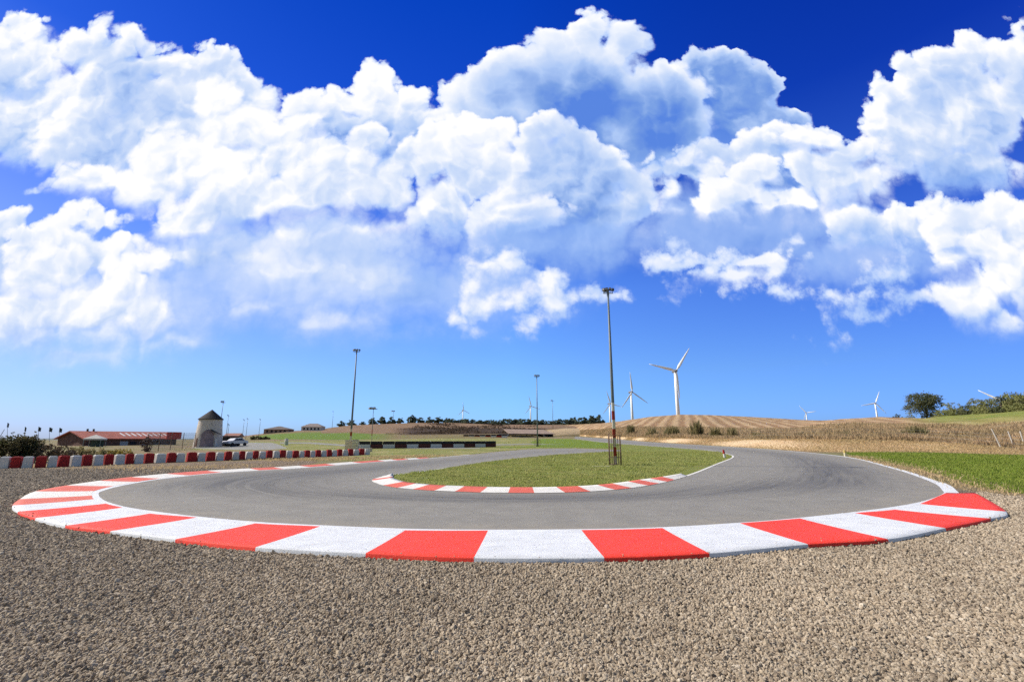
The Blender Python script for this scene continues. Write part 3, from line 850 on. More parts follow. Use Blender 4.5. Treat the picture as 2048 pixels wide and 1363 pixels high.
def mat_straw(name, a, c_, dark):
    m, nt, b = new_mat(name); p = pos()
    n = noise(p, 0.25, 5.0, 0.65); f = noise(S.vec('MULTIPLY', p, (1.0, 1.0, 0.5)), 3.0, 6.0, 0.72)
    c = mixc(linmap(n, 0.35, 0.65), a, c_)
    c = mixc(linmap(f, 0.4, 0.75, 0.0, 0.6), c, dark)
    put(b, c, 0.95, bump(f, 0.7, 0.15), spec=0.08); return m
M_FIELD = mat_field(); M_HILL = mat_hill()
M_STRAW = mat_straw('straw_bank', (0.58, 0.41, 0.25), (0.60, 0.47, 0.30), (0.36, 0.25, 0.14))
M_SCRUB = mat_straw('scrub_soil', (0.28, 0.21, 0.13), (0.24, 0.20, 0.11), (0.10, 0.08, 0.05))

def rows_between(xs, lower, upper, n, wob=0.0, sag=0.0):
    """n+1 rows of points from the lower to the upper edge, each edge a function px -> point"""
    rows = []
    for k in range(n + 1):
        t = k / n
        r = []
        for x in xs:
            p = lower(x).lerp(upper(x), t)
            if 0 < k < n or wob < 0:
                p.z += abs(wob) * (mnoise.noise(Vector((p.x * 0.08, p.y * 0.08, 3.1)))) + sag * math.sin(math.pi * t)
            r.append(p)
        rows.append(r)
    return rows

# --- right: straw bank, scrub, ploughed crest
R0 = [(1150, 871), (1220, 876.5), (1300, 883), (1400, 889), (1500, 895), (1600, 902), (1690, 904.5), (1760, 903.7), (1850, 904), (1950, 907), (2048, 909.5), (2330, 918.5)]
R1 = [(1150, 868), (1220, 872), (1300, 875), (1400, 877), (1500, 878), (1600, 878.5), (1700, 879.5), (1800, 882), (1880, 885), (1950, 890), (2000, 895), (2048, 901), (2330, 914)]
R2 = [(1100, 862), (1150, 860), (1200, 858), (1250, 853), (1300, 853), (1400, 854), (1500, 857), (1600, 856), (1660, 848), (1700, 846), (1760, 846), (1800, 848), (1850, 849), (1950, 851), (2000, 848), (2048, 845), (2330, 830)]
R3 = [(1100, 850), (1150, 848.5), (1200, 846), (1240, 842), (1280, 836), (1300, 833), (1360, 828.5), (1420, 829.5), (1500, 833), (1600, 839), (1650, 840.5), (1700, 837), (1760, 833), (1800, 835), (1850, 836), (1900, 830), (1950, 827), (2000, 823.5), (2048, 820), (2330, 800)]
D2 = [(1100, 250), (1240, 190), (1400, 170), (1600, 150), (1700, 130), (1850, 105), (1950, 88), (2048, 78), (2330, 70)]
D3 = [(1100, 330), (1240, 320), (1400, 300), (1600, 260), (1700, 220), (1800, 180), (1900, 140), (2048, 115), (2330, 100)]
def E0(x):
    p = at(x, interp(x, R0)); p.z -= 0.15; return p
def E1(x):
    d = E0(x).y; return deep(x, interp(x, R1), d + interp(x, [(1150, 4), (1400, 9), (1700, 10), (1900, 8), (2048, 5), (2330, 3)]))
def E2(x): return deep(x, interp(x, R2) + 1.2 * mnoise.noise(Vector((x * 0.03, 0, 0))), max(interp(x, D2), E1(x).y + 14))
def E3(x): return deep(x, interp(x, R3), max(interp(x, D3), E2(x).y + 20))
def E4(x):
    p = E3(x); k = 1 + 160 / p.y
    return Vector((p.x * k, p.y * k, p.z - 12))
xr = [1150 + i * 4 for i in range(296)]
grid_mesh('straw_bank', rows_between(xr, E0, E1, 5, 0.25, 0.1), M_STRAW, kind='structure')
grid_mesh('scrub_slope', rows_between(xr, E1, E2, 6, 0.6, -0.3), M_SCRUB, kind='structure')
xr3 = [1096 + i * 4 for i in range(310)]
def E1b(x): return E1(max(x, 1150)) if x >= 1150 else deep(x, 870, 235)
rws = rows_between(xr3, E2, E3, 12, 0.5, 0.4); rws += rows_between(xr3, E3, E4, 3)[1:]
grn = [[min(1.0, max(0.0, (x - 1800) / 80)) * (0.35 + 0.65 * min(1, k / 5)) for x in xr3] for k in range(len(rws))]
grid_mesh('ploughed_field', rws, M_FIELD, attr={'green': grn}, kind='structure')

# --- left and centre: green bank, brown crest
L0 = [(380, 890), (480, 884), (560, 882), (700, 881), (800, 878.5), (900, 877), (1000, 875.5), (1090, 873), (1180, 871.5)]
L1 = [(380, 884), (480, 877), (520, 872), (560, 868), (600, 866), (700, 866.5), (800, 868), (900, 867), (1000, 866), (1090, 864), (1180, 861)]
L2 = [(380, 882), (480, 873), (530, 866), (570, 862), (600, 860.5), (640, 858), (660, 855), (700, 850), (760, 847.5), (830, 845), (900, 845), (960, 847), (1000, 849), (1060, 849), (1120, 849), (1180, 848), (1260, 846)]
def F0(x):
    p = at(x, interp(x, L0)); p.z -= 0.3; return p
def F1(x): return deep(x, interp(x, L1), max(230, F0(x).y + 14))
def F2(x): return deep(x, interp(x, L2), 330)
def F3(x):
    p = F2(x); k = 1 + 200 / p.y
    return Vector((p.x * k, p.y * k, p.z - 10))
xl = [380 + i * 4 for i in range(201)]
rws = rows_between(xl, F0, F1, 4, 0.3) + rows_between(xl, F1, F2, 10, 0.8)[1:] + rows_between(xl, F2, F3, 3)[1:]
def sm(a, b, x): t = min(1, max(0, (x - a) / (b - a))); return t * t * (3 - 2 * t)
gr, dk, pl = [], [], []
for k in range(len(rws)):
    gr.append([(1 - sm(720, 830, x)) * (1.0 if k <= 4 else (0.0 if x > 640 + 0 * k else max(0.0, 1 - (k - 4) * 0.18))) + (0.30 if k <= 3 and x > 800 else 0) for x in xl])
    dk.append([sm(770, 830, x) * (1.0 if 4 <= k <= 8 else 0.0) * (1 - 0.5 * sm(1085, 1100, x)) for x in xl])
    pl.append([sm(1085, 1100, x) * (1 - sm(1165, 1180, x)) * (1.0 if 2 <= k <= 7 else 0.0) for x in xl])
grid_mesh('hillside', rws, M_HILL, attr={'green': gr, 'dark': dk, 'pale': pl}, kind='structure')

# --- low blue range far off on the left
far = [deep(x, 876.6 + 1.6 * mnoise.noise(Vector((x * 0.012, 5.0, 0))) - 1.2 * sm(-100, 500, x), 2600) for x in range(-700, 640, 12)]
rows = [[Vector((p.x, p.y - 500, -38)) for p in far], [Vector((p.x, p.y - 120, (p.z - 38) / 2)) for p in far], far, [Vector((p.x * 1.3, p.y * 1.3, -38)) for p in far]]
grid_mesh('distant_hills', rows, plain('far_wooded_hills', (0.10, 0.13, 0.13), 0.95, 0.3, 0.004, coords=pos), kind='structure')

# ------------------------------------------------------------------ gravel stones: real pebbles heaped over the trap near the camera
def photo_xy(P):
    """photo pixels of an array of world points"""
    d = P - np.array([0, 0, CAM_H])
    cp, sp = math.cos(PITCH), math.sin(PITCH)
    zc = d[:, 1] * cp + d[:, 2] * sp
    yc = -d[:, 1] * sp + d[:, 2] * cp
    zc = np.maximum(zc, 0.05)
    return 1024 + FPX * d[:, 0] / zc, 681.5 - FPX * yc / zc
def in_poly(x, y, poly):
    c = np.zeros(len(x), bool)
    n = len(poly)
    for i in range(n):
        x0, y0 = poly[i][0], poly[i][1]; x1, y1 = poly[(i + 1) % n][0], poly[(i + 1) % n][1]
        if y0 == y1: continue
        c ^= ((y0 > y) != (y1 > y)) & (x < (x1 - x0) * (y - y0) / (y1 - y0) + x0)
    return c
def value_noise(x, y, f, seed):
    return np.array([mnoise.noise(Vector((a * f, b * f, seed))) for a, b in zip(x, y)])

def mat_stone():
    m, nt, b = new_mat('pebble')
    oi = nt.nodes.new('ShaderNodeObjectInfo'); r = S(oi.outputs['Random'])
    p = pos()
    n = noise(p, 38.0, 4.0, 0.65); big = noise(p, 0.4, 3.0, 0.6)
    c = ramp(r, [(0.0, (0.19, 0.148, 0.108)), (0.25, (0.30, 0.236, 0.168)), (0.5, (0.42, 0.340, 0.245)), (0.75, (0.35, 0.292, 0.222)), (0.92, (0.45, 0.37, 0.275)), (1.0, (0.49, 0.42, 0.33))])
    c = S.vec('SCALE', c, linmap(n, 0.3, 0.7, 0.75, 1.15) * linmap(big, 0.35, 0.65, 0.85, 1.08))
    put(b, c, 0.9, bump(n, 0.4, 0.006), spec=0.15); return m

def stones():
    N = 700000
    y = 3.2 + (rng.random(N) ** 1.5) * 26
    half = 1.22 * y + 1.5
    x = (rng.random(N) * 2 - 1) * half
    # keep roughly constant numbers per picture area: the sampling already thins with distance
    edge = [(p.x, p.y) for p in KERB_OUT]
    road_side = edge + [(-3, 60), (40, 60), (40, 18), (16.6, 17.2)]
    keep = ~in_poly(x, y, road_side)
    bed = [(p.x, p.y) for p in GP]
    keep &= in_poly(x, y, bed)
    x, y = x[keep], y[keep]
    ks = rng.integers(0, len(edge), 260)                     # a few kicked up onto the kerb
    kx = np.array([edge[i][0] for i in ks]); ky = np.array([edge[i][1] for i in ks])
    sc_ = 1 + np.abs(rng.normal(size=260)) * 0.03
    nk = len(x); x = np.concatenate([x, kx * sc_]); y = np.concatenate([y, ky * sc_])
    d = np.hypot(x, y)
    size = np.clip(rng.lognormal(math.log(0.0148), 0.22, len(x)), 0.009, 0.032) * np.clip(0.78 + d * 0.05, 1.0, 1.9)
    z = rng.random(len(x)) * 0.011 + size * 0.25 + 0.004
    z[nk:] = KH - 0.004 - (sc_ - 1) * 0.45; size[nk:] *= 0.7
    co = np.stack([x, y, z], 1).astype(np.float32)
    me = bpy.data.meshes.new('gravel_stones'); me.vertices.add(len(co)); me.vertices.foreach_set('co', co.ravel())
    a = me.attributes.new('size', 'FLOAT', 'POINT'); a.data.foreach_set('value', size.astype(np.float32))
    rot = (rng.random((len(co), 3)) * 6.283).astype(np.float32)
    a = me.attributes.new('turn', 'FLOAT_VECTOR', 'POINT'); a.data.foreach_set('vector', rot.ravel())
    a = me.attributes.new('pick', 'INT', 'POINT'); a.data.foreach_set('value', rng.integers(0, 6, len(co)).astype(np.int32))
    ob = bpy.data.objects.new('gravel_stones', me); COL.objects.link(ob)
    ob['kind'] = 'stuff'; ob['label'] = 'loose grey and tan pebbles heaped over the gravel trap'; ob['category'] = 'gravel'
    ng = bpy.data.node_groups.new('scatter_pebbles', 'GeometryNodeTree')
    ng.interface.new_socket('Geometry', in_out='INPUT', socket_type='NodeSocketGeometry')
    ng.interface.new_socket('Geometry', in_out='OUTPUT', socket_type='NodeSocketGeometry')
    nd, lk = ng.nodes, ng.links
    gi = nd.new('NodeGroupInput'); go = nd.new('NodeGroupOutput')
    inst = nd.new('GeometryNodeInstanceOnPoints')
    joinn = nd.new('GeometryNodeJoinGeometry')
    ms = mat_stone()
    for k in range(6):
        ico = nd.new('GeometryNodeMeshIcoSphere'); ico.inputs['Radius'].default_value = 1.0; ico.inputs['Subdivisions'].default_value = 2
        sp_ = nd.new('GeometryNodeSetPosition')
        nz = nd.new('ShaderNodeTexNoise'); nz.noise_dimensions = '4D'; nz.inputs['W'].default_value = 3.7 * k
        nz.inputs['Scale'].default_value = 0.75; nz.inputs['Detail'].default_value = 2.0
        sub = nd.new('ShaderNodeVectorMath'); sub.operation = 'SUBTRACT'; sub.inputs[1].default_value = (0.5, 0.5, 0.5)
        scl = nd.new('ShaderNodeVectorMath'); scl.operation = 'SCALE'; scl.inputs['Scale'].default_value = 1.9
        tr = nd.new('GeometryNodeTransform'); tr.inputs['Scale'].default_value = ((1.25, 0.95, 0.75), (1.05, 1.0, 0.8), (1.5, 0.85, 0.7), (1.1, 1.1, 0.65), (1.3, 0.8, 0.9), (0.95, 1.0, 0.95))[k]
        sm_ = nd.new('GeometryNodeSetMaterial'); sm_.inputs['Material'].default_value = ms
        g2i = nd.new('GeometryNodeGeometryToInstance')
        lk.new(nz.outputs['Color'], sub.inputs[0]); lk.new(sub.outputs[0], scl.inputs[0]); lk.new(scl.outputs[0], sp_.inputs['Offset'])
        lk.new(ico.outputs['Mesh'], sp_.inputs['Geometry']); lk.new(sp_.outputs[0], tr.inputs['Geometry']); lk.new(tr.outputs[0], sm_.inputs['Geometry'])
        lk.new(sm_.outputs[0], g2i.inputs[0]); lk.new(g2i.outputs[0], joinn.inputs[0])
    lk.new(gi.outputs[0], inst.inputs['Points']); lk.new(joinn.outputs[0], inst.inputs['Instance'])
    inst.inputs['Pick Instance'].default_value = True
    def named(nm, dt):
        n = nd.new('GeometryNodeInputNamedAttribute'); n.data_type = dt; n.inputs['Name'].default_value = nm
        return n.outputs[0]
    lk.new(named('size', 'FLOAT'), inst.inputs['Scale']); lk.new(named('turn', 'FLOAT_VECTOR'), inst.inputs['Rotation'])
    lk.new(named('pick', 'INT'), inst.inputs['Instance Index'])
    lk.new(inst.outputs[0], go.inputs[0])
    md = ob.modifiers.new('pebbles', 'NODES'); md.node_group = ng
    print('stones', len(co))
stones()

# ------------------------------------------------------------------ blades and leaves
def mat_leaf(name, a, b_, c_, world_scale=0.6):
    m, nt, b = new_mat(name)
    p = pos()
    n = noise(p, world_scale, 3.0, 0.6); f = noise(p, world_scale * 9, 3.0, 0.6)
    c = mixc(linmap(n, 0.35, 0.65), a, b_)
    c = mixc(linmap(f, 0.45, 0.75, 0.0, 0.8), c, c_)
    put(b, c, 0.8, spec=0.15)
    tr = nt.nodes.new('ShaderNodeBsdfTranslucent'); S.link(c, tr.inputs['Color'])
    mx = nt.nodes.new('ShaderNodeMixShader'); mx.inputs[0].default_value = 0.4
    o = [n_ for n_ in nt.nodes if n_.type == 'OUTPUT_MATERIAL'][0]
    nt.links.new(b.outputs[0], mx.inputs[1]); nt.links.new(tr.outputs[0], mx.inputs[2]); nt.links.new(mx.outputs[0], o.inputs[0])
    return m
def fast_mesh(name, co, tris, mat, kind=None, parent=None):
    me = bpy.data.meshes.new(name)
    k = tris.shape[1]
    me.vertices.add(len(co)); me.vertices.foreach_set('co', co.astype(np.float32).ravel())
    me.loops.add(tris.size); me.loops.foreach_set('vertex_index', tris.astype(np.int32).ravel())
    me.polygons.add(len(tris)); me.polygons.foreach_set('loop_start', np.arange(0, tris.size, k, dtype=np.int32))
    me.update(calc_edges=True); me.validate()
    me.materials.append(mat)
    o = bpy.data.objects.new(name, me); COL.objects.link(o)
    if kind: o['kind'] = kind
    if parent: o.parent = parent
    return o
def blades(name, base, height, width, lean, mat, kind='stuff'):
    """one bent blade (two triangles' worth) per base point"""
    n = len(base)
    a = rng.random(n) * 6.283; la = rng.random(n) * 6.283
    dx, dy = np.cos(a) * width / 2, np.sin(a) * width / 2
    ox, oy = np.cos(la) * lean * height, np.sin(la) * lean * height
    v = np.zeros((n, 4, 3))
    v[:, 0] = base + np.stack([-dx, -dy, 0 * dx], 1); v[:, 1] = base + np.stack([dx, dy, 0 * dx], 1)
    v[:, 2] = base + np.stack([dx * 0.7 + ox * 0.4, dy * 0.7 + oy * 0.4, height * 0.6], 1)
    v[:, 3] = base + np.stack([ox, oy, height], 1)
    i = np.arange(n)[:, None] * 4
    t = np.concatenate([i + np.array([[0, 1, 2]]), i + np.array([[0, 2, 3]])], 1).reshape(-1, 3)
    return fast_mesh(name, v.reshape(-1, 3), t, mat, kind)
def gz(x, y):
    r = np.hypot(x, y); t = np.maximum(r - 45, 0)
    return 0.016 * t * t / (t + 14)
M_BLADE = mat_leaf('grass_blade', (0.29, 0.34, 0.080), (0.40, 0.40, 0.14), (0.50, 0.44, 0.19), 0.5)
M_BLADE_LUSH = mat_leaf('lush_blade', (0.175, 0.25, 0.028), (0.24, 0.285, 0.052), (0.34, 0.33, 0.10), 0.35)
M_BLADE_DRY = mat_leaf('dry_blade', (0.60, 0.44, 0.26), (0.54, 0.41, 0.22), (0.38, 0.30, 0.14), 0.5)
# infield
inset = offset(inner, lambda s: SIGN_IN * (0.95 if 7 < s < 29.5 else 0.18))
poly = [(p.x, p.y) for p in inset]
def scatter(poly, n, y0, y1, x0, x1, power=1.0):
    y = y0 + (y1 - y0) * rng.random(n) ** power; x = x0 + (x1 - x0) * rng.random(n)
    k = in_poly(x, y, poly); return x[k], y[k]
x, y = scatter(poly, 560000, 16, 62, -8, 34, 1.8)
vn = value_noise(x, y, 0.33, 4.0) + 0.5 * value_noise(x, y, 1.1, 8.0)
k = (vn < 0.08) | (rng.random(len(x)) < 0.18); x, y = x[k], y[k]
h = 0.035 + 0.06 * rng.random(len(x)) ** 2 + 0.05 * (value_noise(x, y, 0.9, 2.0) > 0.25)
o = blades('infield_grass', np.stack([x, y, gz(x, y) + 0.01], 1), h, 0.022 + 0.0006 * y, 0.5, M_BLADE)
o['label'] = 'short olive green grass covering the infield inside the bend'; o['category'] = 'grass'
poly = [at(*p) for p in right_px]; poly = [(p.x, p.y) for p in poly]
x, y = scatter(poly, 300000, 12, 62, 14, 85, 1.7)
h = 0.05 + 0.08 * rng.random(len(x)) ** 2
o = blades('lush_grass', np.stack([x, y, gz(x, y) + 0.01], 1), h, 0.025 + 0.0007 * y, 0.5, M_BLADE_LUSH)
o['label'] = 'bright green grass strip on the right beyond the earth verge'; o['category'] = 'grass'
# dry tufts along verges: right earth verge, behind the gravel on the left, round the barrier
tx, ty = [], []
def near_line(pxs, n, spread):
    P = [at(*p) for p in pxs]
    L = [0.0]
    for a, b in zip(P, P[1:]): L.append(L[-1] + (b - a).length)
    s = rng.random(n) * L[-1]
    for q in s:
        i = max(j for j in range(len(L) - 1) if L[j] <= q); t = (q - L[i]) / (L[i + 1] - L[i])
        p = P[i].lerp(P[i + 1], t)
        tx.append(p.x + rng.normal() * spread); ty.append(p.y + rng.normal() * spread)
near_line([(1715, 912), (1800, 931), (1870, 948), (1930, 966), (2000, 984), (2200, 1000)], 3600, 0.55)
near_line([(-300, 938), (0, 934), (200, 928), (400, 921), (560, 917)], 5000, 0.35)
near_line([(560, 918), (640, 919), (740, 916), (880, 911)], 5000, 1.6)
near_line([(200, 934), (330, 940), (480, 930)], 1600, 1.5)
x, y = np.array(tx), np.array(ty)
k = ~in_poly(x, y, [(p.x, p.y) for p in outer[6:]] + [(p.x, p.y) for p in inner[::-1]]); x, y = x[k], y[k]
h = 0.05 + 0.12 * rng.random(len(x)) ** 2
o = blades('dry_grass', np.stack([x, y, gz(x, y)], 1), h, 0.03 + 0.0008 * y, 0.5, M_BLADE_DRY)
o['label'] = 'dry straw coloured grass tufts along the verges'; o['category'] = 'grass'

# straw on the bank, scrub on the slope behind it
def on_strip(lo, up, xs, n, tpow=1.0):
    px = xs[0] + (xs[1] - xs[0]) * rng.random(n); t = rng.random(n) ** tpow
    P = np.zeros((n, 3))
    grid = np.arange(xs[0], xs[1] + 4, 4)
    A = np.array([lo(float(q)) for q in grid]); B = np.array([up(float(q)) for q in grid])
    for c in range(3):
        P[:, c] = np.interp(px, grid, A[:, c]) * (1 - t) + np.interp(px, grid, B[:, c]) * t
    return P, px, t
P, px, t = on_strip(E0, E1, (1160, 2320), 120000)
h = (0.10 + 0.20 * rng.random(len(P)) ** 2) * (1.0 + 0.2 * (t > 0.85))
o = blades('straw', P - np.array([0, 0, 0.05]), h, 0.035 + 0.0008 * P[:, 1], 0.5, M_BLADE_DRY)
o['label'] = 'pale dry straw standing on the bank beside the road'; o['category'] = 'dry grass'
M_SCRUB_A = mat_leaf('scrub_leaf', (0.56, 0.39, 0.23), (0.40, 0.295, 0.16), (0.20, 0.17, 0.085), 0.16)
P, px, t = on_strip(E1, E2, (1160, 2320), 120000, 1.3)
cl = value_noise(P[:, 0], P[:, 1], 0.12, 9.0)
h = (0.25 + 0.75 * rng.random(len(P)) ** 2) * (0.75 + 0.9 * np.clip(cl + 0.2, 0, 1)) * np.where(t < 0.45, 1.0, 0.7)
o = blades('scrub', P - np.array([0, 0, 0.1]), h, 0.06 + 0.0010 * P[:, 1], 0.35, M_SCRUB_A)
o['label'] = 'tangled brown scrub on the slope above the straw bank'; o['category'] = 'scrub'

M_SCRUB_DARK = mat_leaf('dark_scrub_leaf', (0.060, 0.042, 0.032), (0.095, 0.066, 0.045), (0.15, 0.11, 0.07), 0.08)
P, px, t = on_strip(F1, F2, (770, 1092), 9000, 1.3)
k = value_noise(P[:, 0], P[:, 1], 0.05, 6.0) + 0.4 * (rng.random(len(P)) - 0.5) - 0.5 * np.clip(t - 0.45, 0, 1) - 0.9 * np.clip((850 - px) / 90, 0, 1) - 0.5 * np.clip((px - 1060) / 30, 0, 1) > -0.12
P = P[k]; h = 0.3 + 0.8 * rng.random(len(P)) ** 2
o = blades('hill_scrub', P - np.array([0, 0, 0.2]), h, 0.9, 0.4, M_SCRUB_DARK)
o['label'] = 'dark brown scrub on the lower part of the brown hill'; o['category'] = 'scrub'

# ------------------------------------------------------------------ trees and bushes
M_BARK = plain('bark', (0.11, 0.085, 0.065), 0.9, 0.3, 2.0)
M_LEAF_DARK = mat_leaf('dark_leaf', (0.085, 0.11, 0.060), (0.14, 0.145, 0.075), (0.21, 0.195, 0.11), 0.5)
M_LEAF_OLIVE = mat_leaf('olive_leaf', (0.19, 0.215, 0.085), (0.28, 0.285, 0.115), (0.37, 0.33, 0.15), 0.5)
M_LEAF_HEDGE = mat_leaf('hedge_leaf', (0.045, 0.055, 0.024), (0.088, 0.078, 0.038), (0.16, 0.115, 0.06), 0.8)
M_REED = mat_leaf('reed_leaf', (0.19, 0.175, 0.075), (0.36, 0.28, 0.15), (0.10, 0.105, 0.04), 0.6)
def crown(name, lobes, n, leaf, mat, parent=None, flat=1.0):
    """leaf cards gathered in clumps through a set of lobes (cx, cy, cz, rx, ry, rz)"""
    tot = sum(l[3] * l[4] * l[5] for l in lobes); V = []
    for l in lobes:
        k = max(8, int(n * (l[3] * l[4] * l[5]) / tot))
        nc = max(4, k // 14)
        u = rng.normal(size=(nc, 3)); u /= np.linalg.norm(u, axis=1)[:, None]
        cc = u * (0.45 + 0.55 * rng.random((nc, 1)) ** 0.5) * np.array(l[3:6]) + np.array(l[:3])
        w = rng.integers(0, nc, k)
        p = cc[w] + rng.normal(size=(k, 3)) * min(l[3:6]) * 0.20
        V.append(p)
    C = np.concatenate(V); n = len(C)
    a = rng.normal(size=(n, 3)); a /= np.linalg.norm(a, axis=1)[:, None]
    b = np.cross(a, rng.normal(size=(n, 3))); b /= np.linalg.norm(b, axis=1)[:, None]
    s = leaf * (0.6 + 0.8 * rng.random((n, 1)))
    v = np.stack([C - a * s, C - b * s * 0.55, C + a * s, C + b * s * 0.55], 1).reshape(-1, 3)
    f = np.arange(n * 4).reshape(-1, 4)
    return fast_mesh(name, v, f, mat, parent=parent)
def trunk(parent, h, r, limbs, spread):
    m = MB()
    m.tube([(0, 0, -0.3), (0.03 * h, 0, h * 0.35), (0.0, 0.02 * h, h * 0.62)], [r * 1.25, r, r * 0.6], 7)
    for k in range(limbs):
        a = k * 2.4 + 0.4; z0 = h * (0.3 + 0.07 * k)
        m.tube([(0.02 * h, 0, z0), (math.cos(a) * spread * 0.5, math.sin(a) * spread * 0.5, z0 + h * 0.15), (math.cos(a) * spread, math.sin(a) * spread, z0 + h * 0.26)], [r * 0.5, r * 0.35, r * 0.12], 5)
    return m.build('trunk', M_BARK, parent, smooth=True)
def make_tree(name, label, cat, h, w, mat, n=500, group=None, leaf=None, trunk_h=0.35, lobes=None, d=None):
    t = thing(name, label, cat, group=group)
    trunk(t, h, max(0.05, h * 0.028), 4, w * 0.28)
    d = d or w
    if lobes is None:
        lobes = []
        for k in range(6):
            a = k * 1.9 + rng.random(); q = 0.24 * w
            lobes.append((math.cos(a) * q, math.sin(a) * q * d / w, h * (trunk_h + 0.12 + 0.40 * rng.random()), w * (0.24 + 0.1 * rng.random()), d * (0.24 + 0.1 * rng.random()), h * (0.16 + 0.08 * rng.random())))
        lobes.append((0, 0, h * 0.80, w * 0.26, d * 0.26, h * 0.2))
    crown('crown', lobes, n, leaf or h * 0.045, mat, t)
    return t
ORD = ['first', 'second', 'third', 'fourth', 'fifth', 'sixth', 'seventh', 'eighth', 'ninth', 'tenth', 'eleventh', 'twelfth', 'thirteenth', 'fourteenth', 'fifteenth', 'sixteenth',
       'seventeenth', 'eighteenth', 'nineteenth', 'twentieth', 'twenty-first', 'twenty-second', 'twenty-third', 'twenty-fourth', 'twenty-fifth', 'twenty-sixth', 'twenty-seventh',
       'twenty-eighth', 'twenty-ninth', 'thirtieth', 'thirty-first', 'thirty-second', 'thirty-third', 'thirty-fourth']
# skyline trees above the brown hillside
sky_tr = [(678, 843, 10), (699, 841, 15), (722, 843, 9), (741, 837, 13), (761, 835, 14), (780, 835, 14), (798, 836, 12), (821, 832, 13), (839, 836, 12), (857, 835, 13), (875, 834, 15), (893, 837, 14)]
M_LEAF_HILL = mat_leaf('hill_tree_leaf', (0.085, 0.115, 0.085), (0.12, 0.145, 0.095), (0.17, 0.18, 0.12), 0.3)
protos = [make_tree('hill_tree', 'x', 'tree', 5.0, 4.6, M_LEAF_HILL, 1100, leaf=0.42, trunk_h=0.02) for k in range(4)]
for p in protos:
    p.location = (0, 500, -60)
used = [False] * 4
def put_tree(k, loc, sx, sz, rz, label, group):
    o = protos[k]
    if used[k]: o = copy_tree(o)
    used[k] = True
    o.location = loc; o.scale = (sx, sx, sz); o.rotation_euler = (0, 0, rz)
    o['label'] = label; o['group'] = group
    return o
mpp = lambda depth: depth / FPX / math.cos(PITCH) * 1.0
for i, (px_, top, w) in enumerate(sky_tr):
    b = F2(px_); b.z -= 0.3; b.y += 4
    up = deep(px_, top, b.y).z - b.z
    put_tree(i % 4, b, 1.25 * w * mpp(b.y) / 4.4, 1.12 * up / 4.9, i * 1.3, 'dark round tree, %s from the left in the spaced row on the brown hill crest' % ORD[i], 'trees spaced along the brown hill crest')
px_ = 905; i = 0
wood = []
while px_ < 1184:
    wood.append((px_, 841.5 - 1.5 * math.sin(px_ * 0.05) - 2.0 * rng.random() - 1.5 * sm(1080, 1180, px_), 14 + 6 * rng.random())); px_ += 9.5
wood += [(1186, 833.5, 16), (1202, 832.5, 13)]
for i, (px_, top, w) in enumerate(wood):
    b = F2(px_); b.z -= 1.2 + (i % 3) * 0.5; b.y += 2 + (i % 3) * 5; b.x = b.x * 1.0
    up = deep(px_, top, b.y).z - b.z
    lab = 'dark tree, %s from the left in the close row behind the long shed' % ORD[i]
    if i == len(wood) - 1: lab = 'tall dark tree ending the close row, nearest the ploughed hill'
    put_tree((i + 1) % 4, b, 1.35 * w * mpp(b.y) / 4.4, 1.12 * up / 4.9, i * 2.1, lab, 'trees in the close row behind the shed')

# the round tree on the right crest and the orchard beyond it
def on_crest(px, back=0.0, sink=0.2):
    p = E3(px); k = 1 + back / p.y
    return Vector((p.x * k, p.y * k, p.z - sink))
def grow(px, base, top, w, d, mat, name, label, cat, n, group=None, lobes=None, leaf=None, trunk_h=0.3):
    b = deep(px, base, d); h = deep(px, top, d).z - b.z
    W = w * mpp(d) / 0.98
    t = make_tree(name, label, cat, h * 0.97, W, mat, n, group, leaf or max(h * 0.035, 0.12), trunk_h, lobes)
    t.location = b
    return t
d = E3(1855).y - 6
bt = deep(1855, 846, d); H = deep(1855, 784, d).z - bt.z; Wm = 76 * mpp(d)
lb = [(-0.24 * Wm, 0, 0.50 * H, 0.23 * Wm, 0.25 * Wm, 0.17 * H), (-0.10 * Wm, 0, 0.74 * H, 0.30 * Wm, 0.3 * Wm, 0.20 * H), (0.16 * Wm, 0.05 * Wm, 0.76 * H, 0.27 * Wm, 0.3 * Wm, 0.17 * H),
      (0.30 * Wm, 0, 0.60 * H, 0.18 * Wm, 0.2 * Wm, 0.10 * H), (0.0, -0.1 * Wm, 0.36 * H, 0.20 * Wm, 0.2 * Wm, 0.20 * H), (0.05 * Wm, 0, 0.16 * H, 0.16 * Wm, 0.16 * Wm, 0.14 * H), (0.0, 0, 0.55 * H, 0.2 * Wm, 0.2 * Wm, 0.2 * H)]
grow(1855, 846, 784, 76, d, M_LEAF_DARK, 'round_tree', 'large dark round tree standing alone on the right hill crest', 'tree', 7500, lobes=lb, leaf=0.21)
orch = [(1892, 837, 816, 26), (1908, 834, 804, 38), (1923, 833, 812, 26), (1936, 832, 809, 24), (1950, 830, 797, 17), (1966, 829, 797, 20), (1976, 829, 800, 22), (1986, 828, 796, 26), (1996, 827, 796, 22), (2006, 826, 791, 26), (2022, 824, 786, 24), (2030, 823, 787, 22), (2038, 822, 784, 24), (2047, 821, 786, 22), (2056, 820, 781, 28), (2080, 818, 778, 30), (2110, 816, 774, 34)]
for i, (px_, ba, top, w) in enumerate(orch):
    dd = E3(px_).y + 3 - (i % 2) * 4
    grow(px_, ba + 5, top - 1, w * 1.35, dd, M_LEAF_OLIVE if i % 3 else M_LEAF_DARK, 'orchard_tree', 'olive green tree, %s from the left in the orchard row on the right slope' % ORD[i], 'tree', 2400, 'orchard trees on the right slope', trunk_h=-0.02)
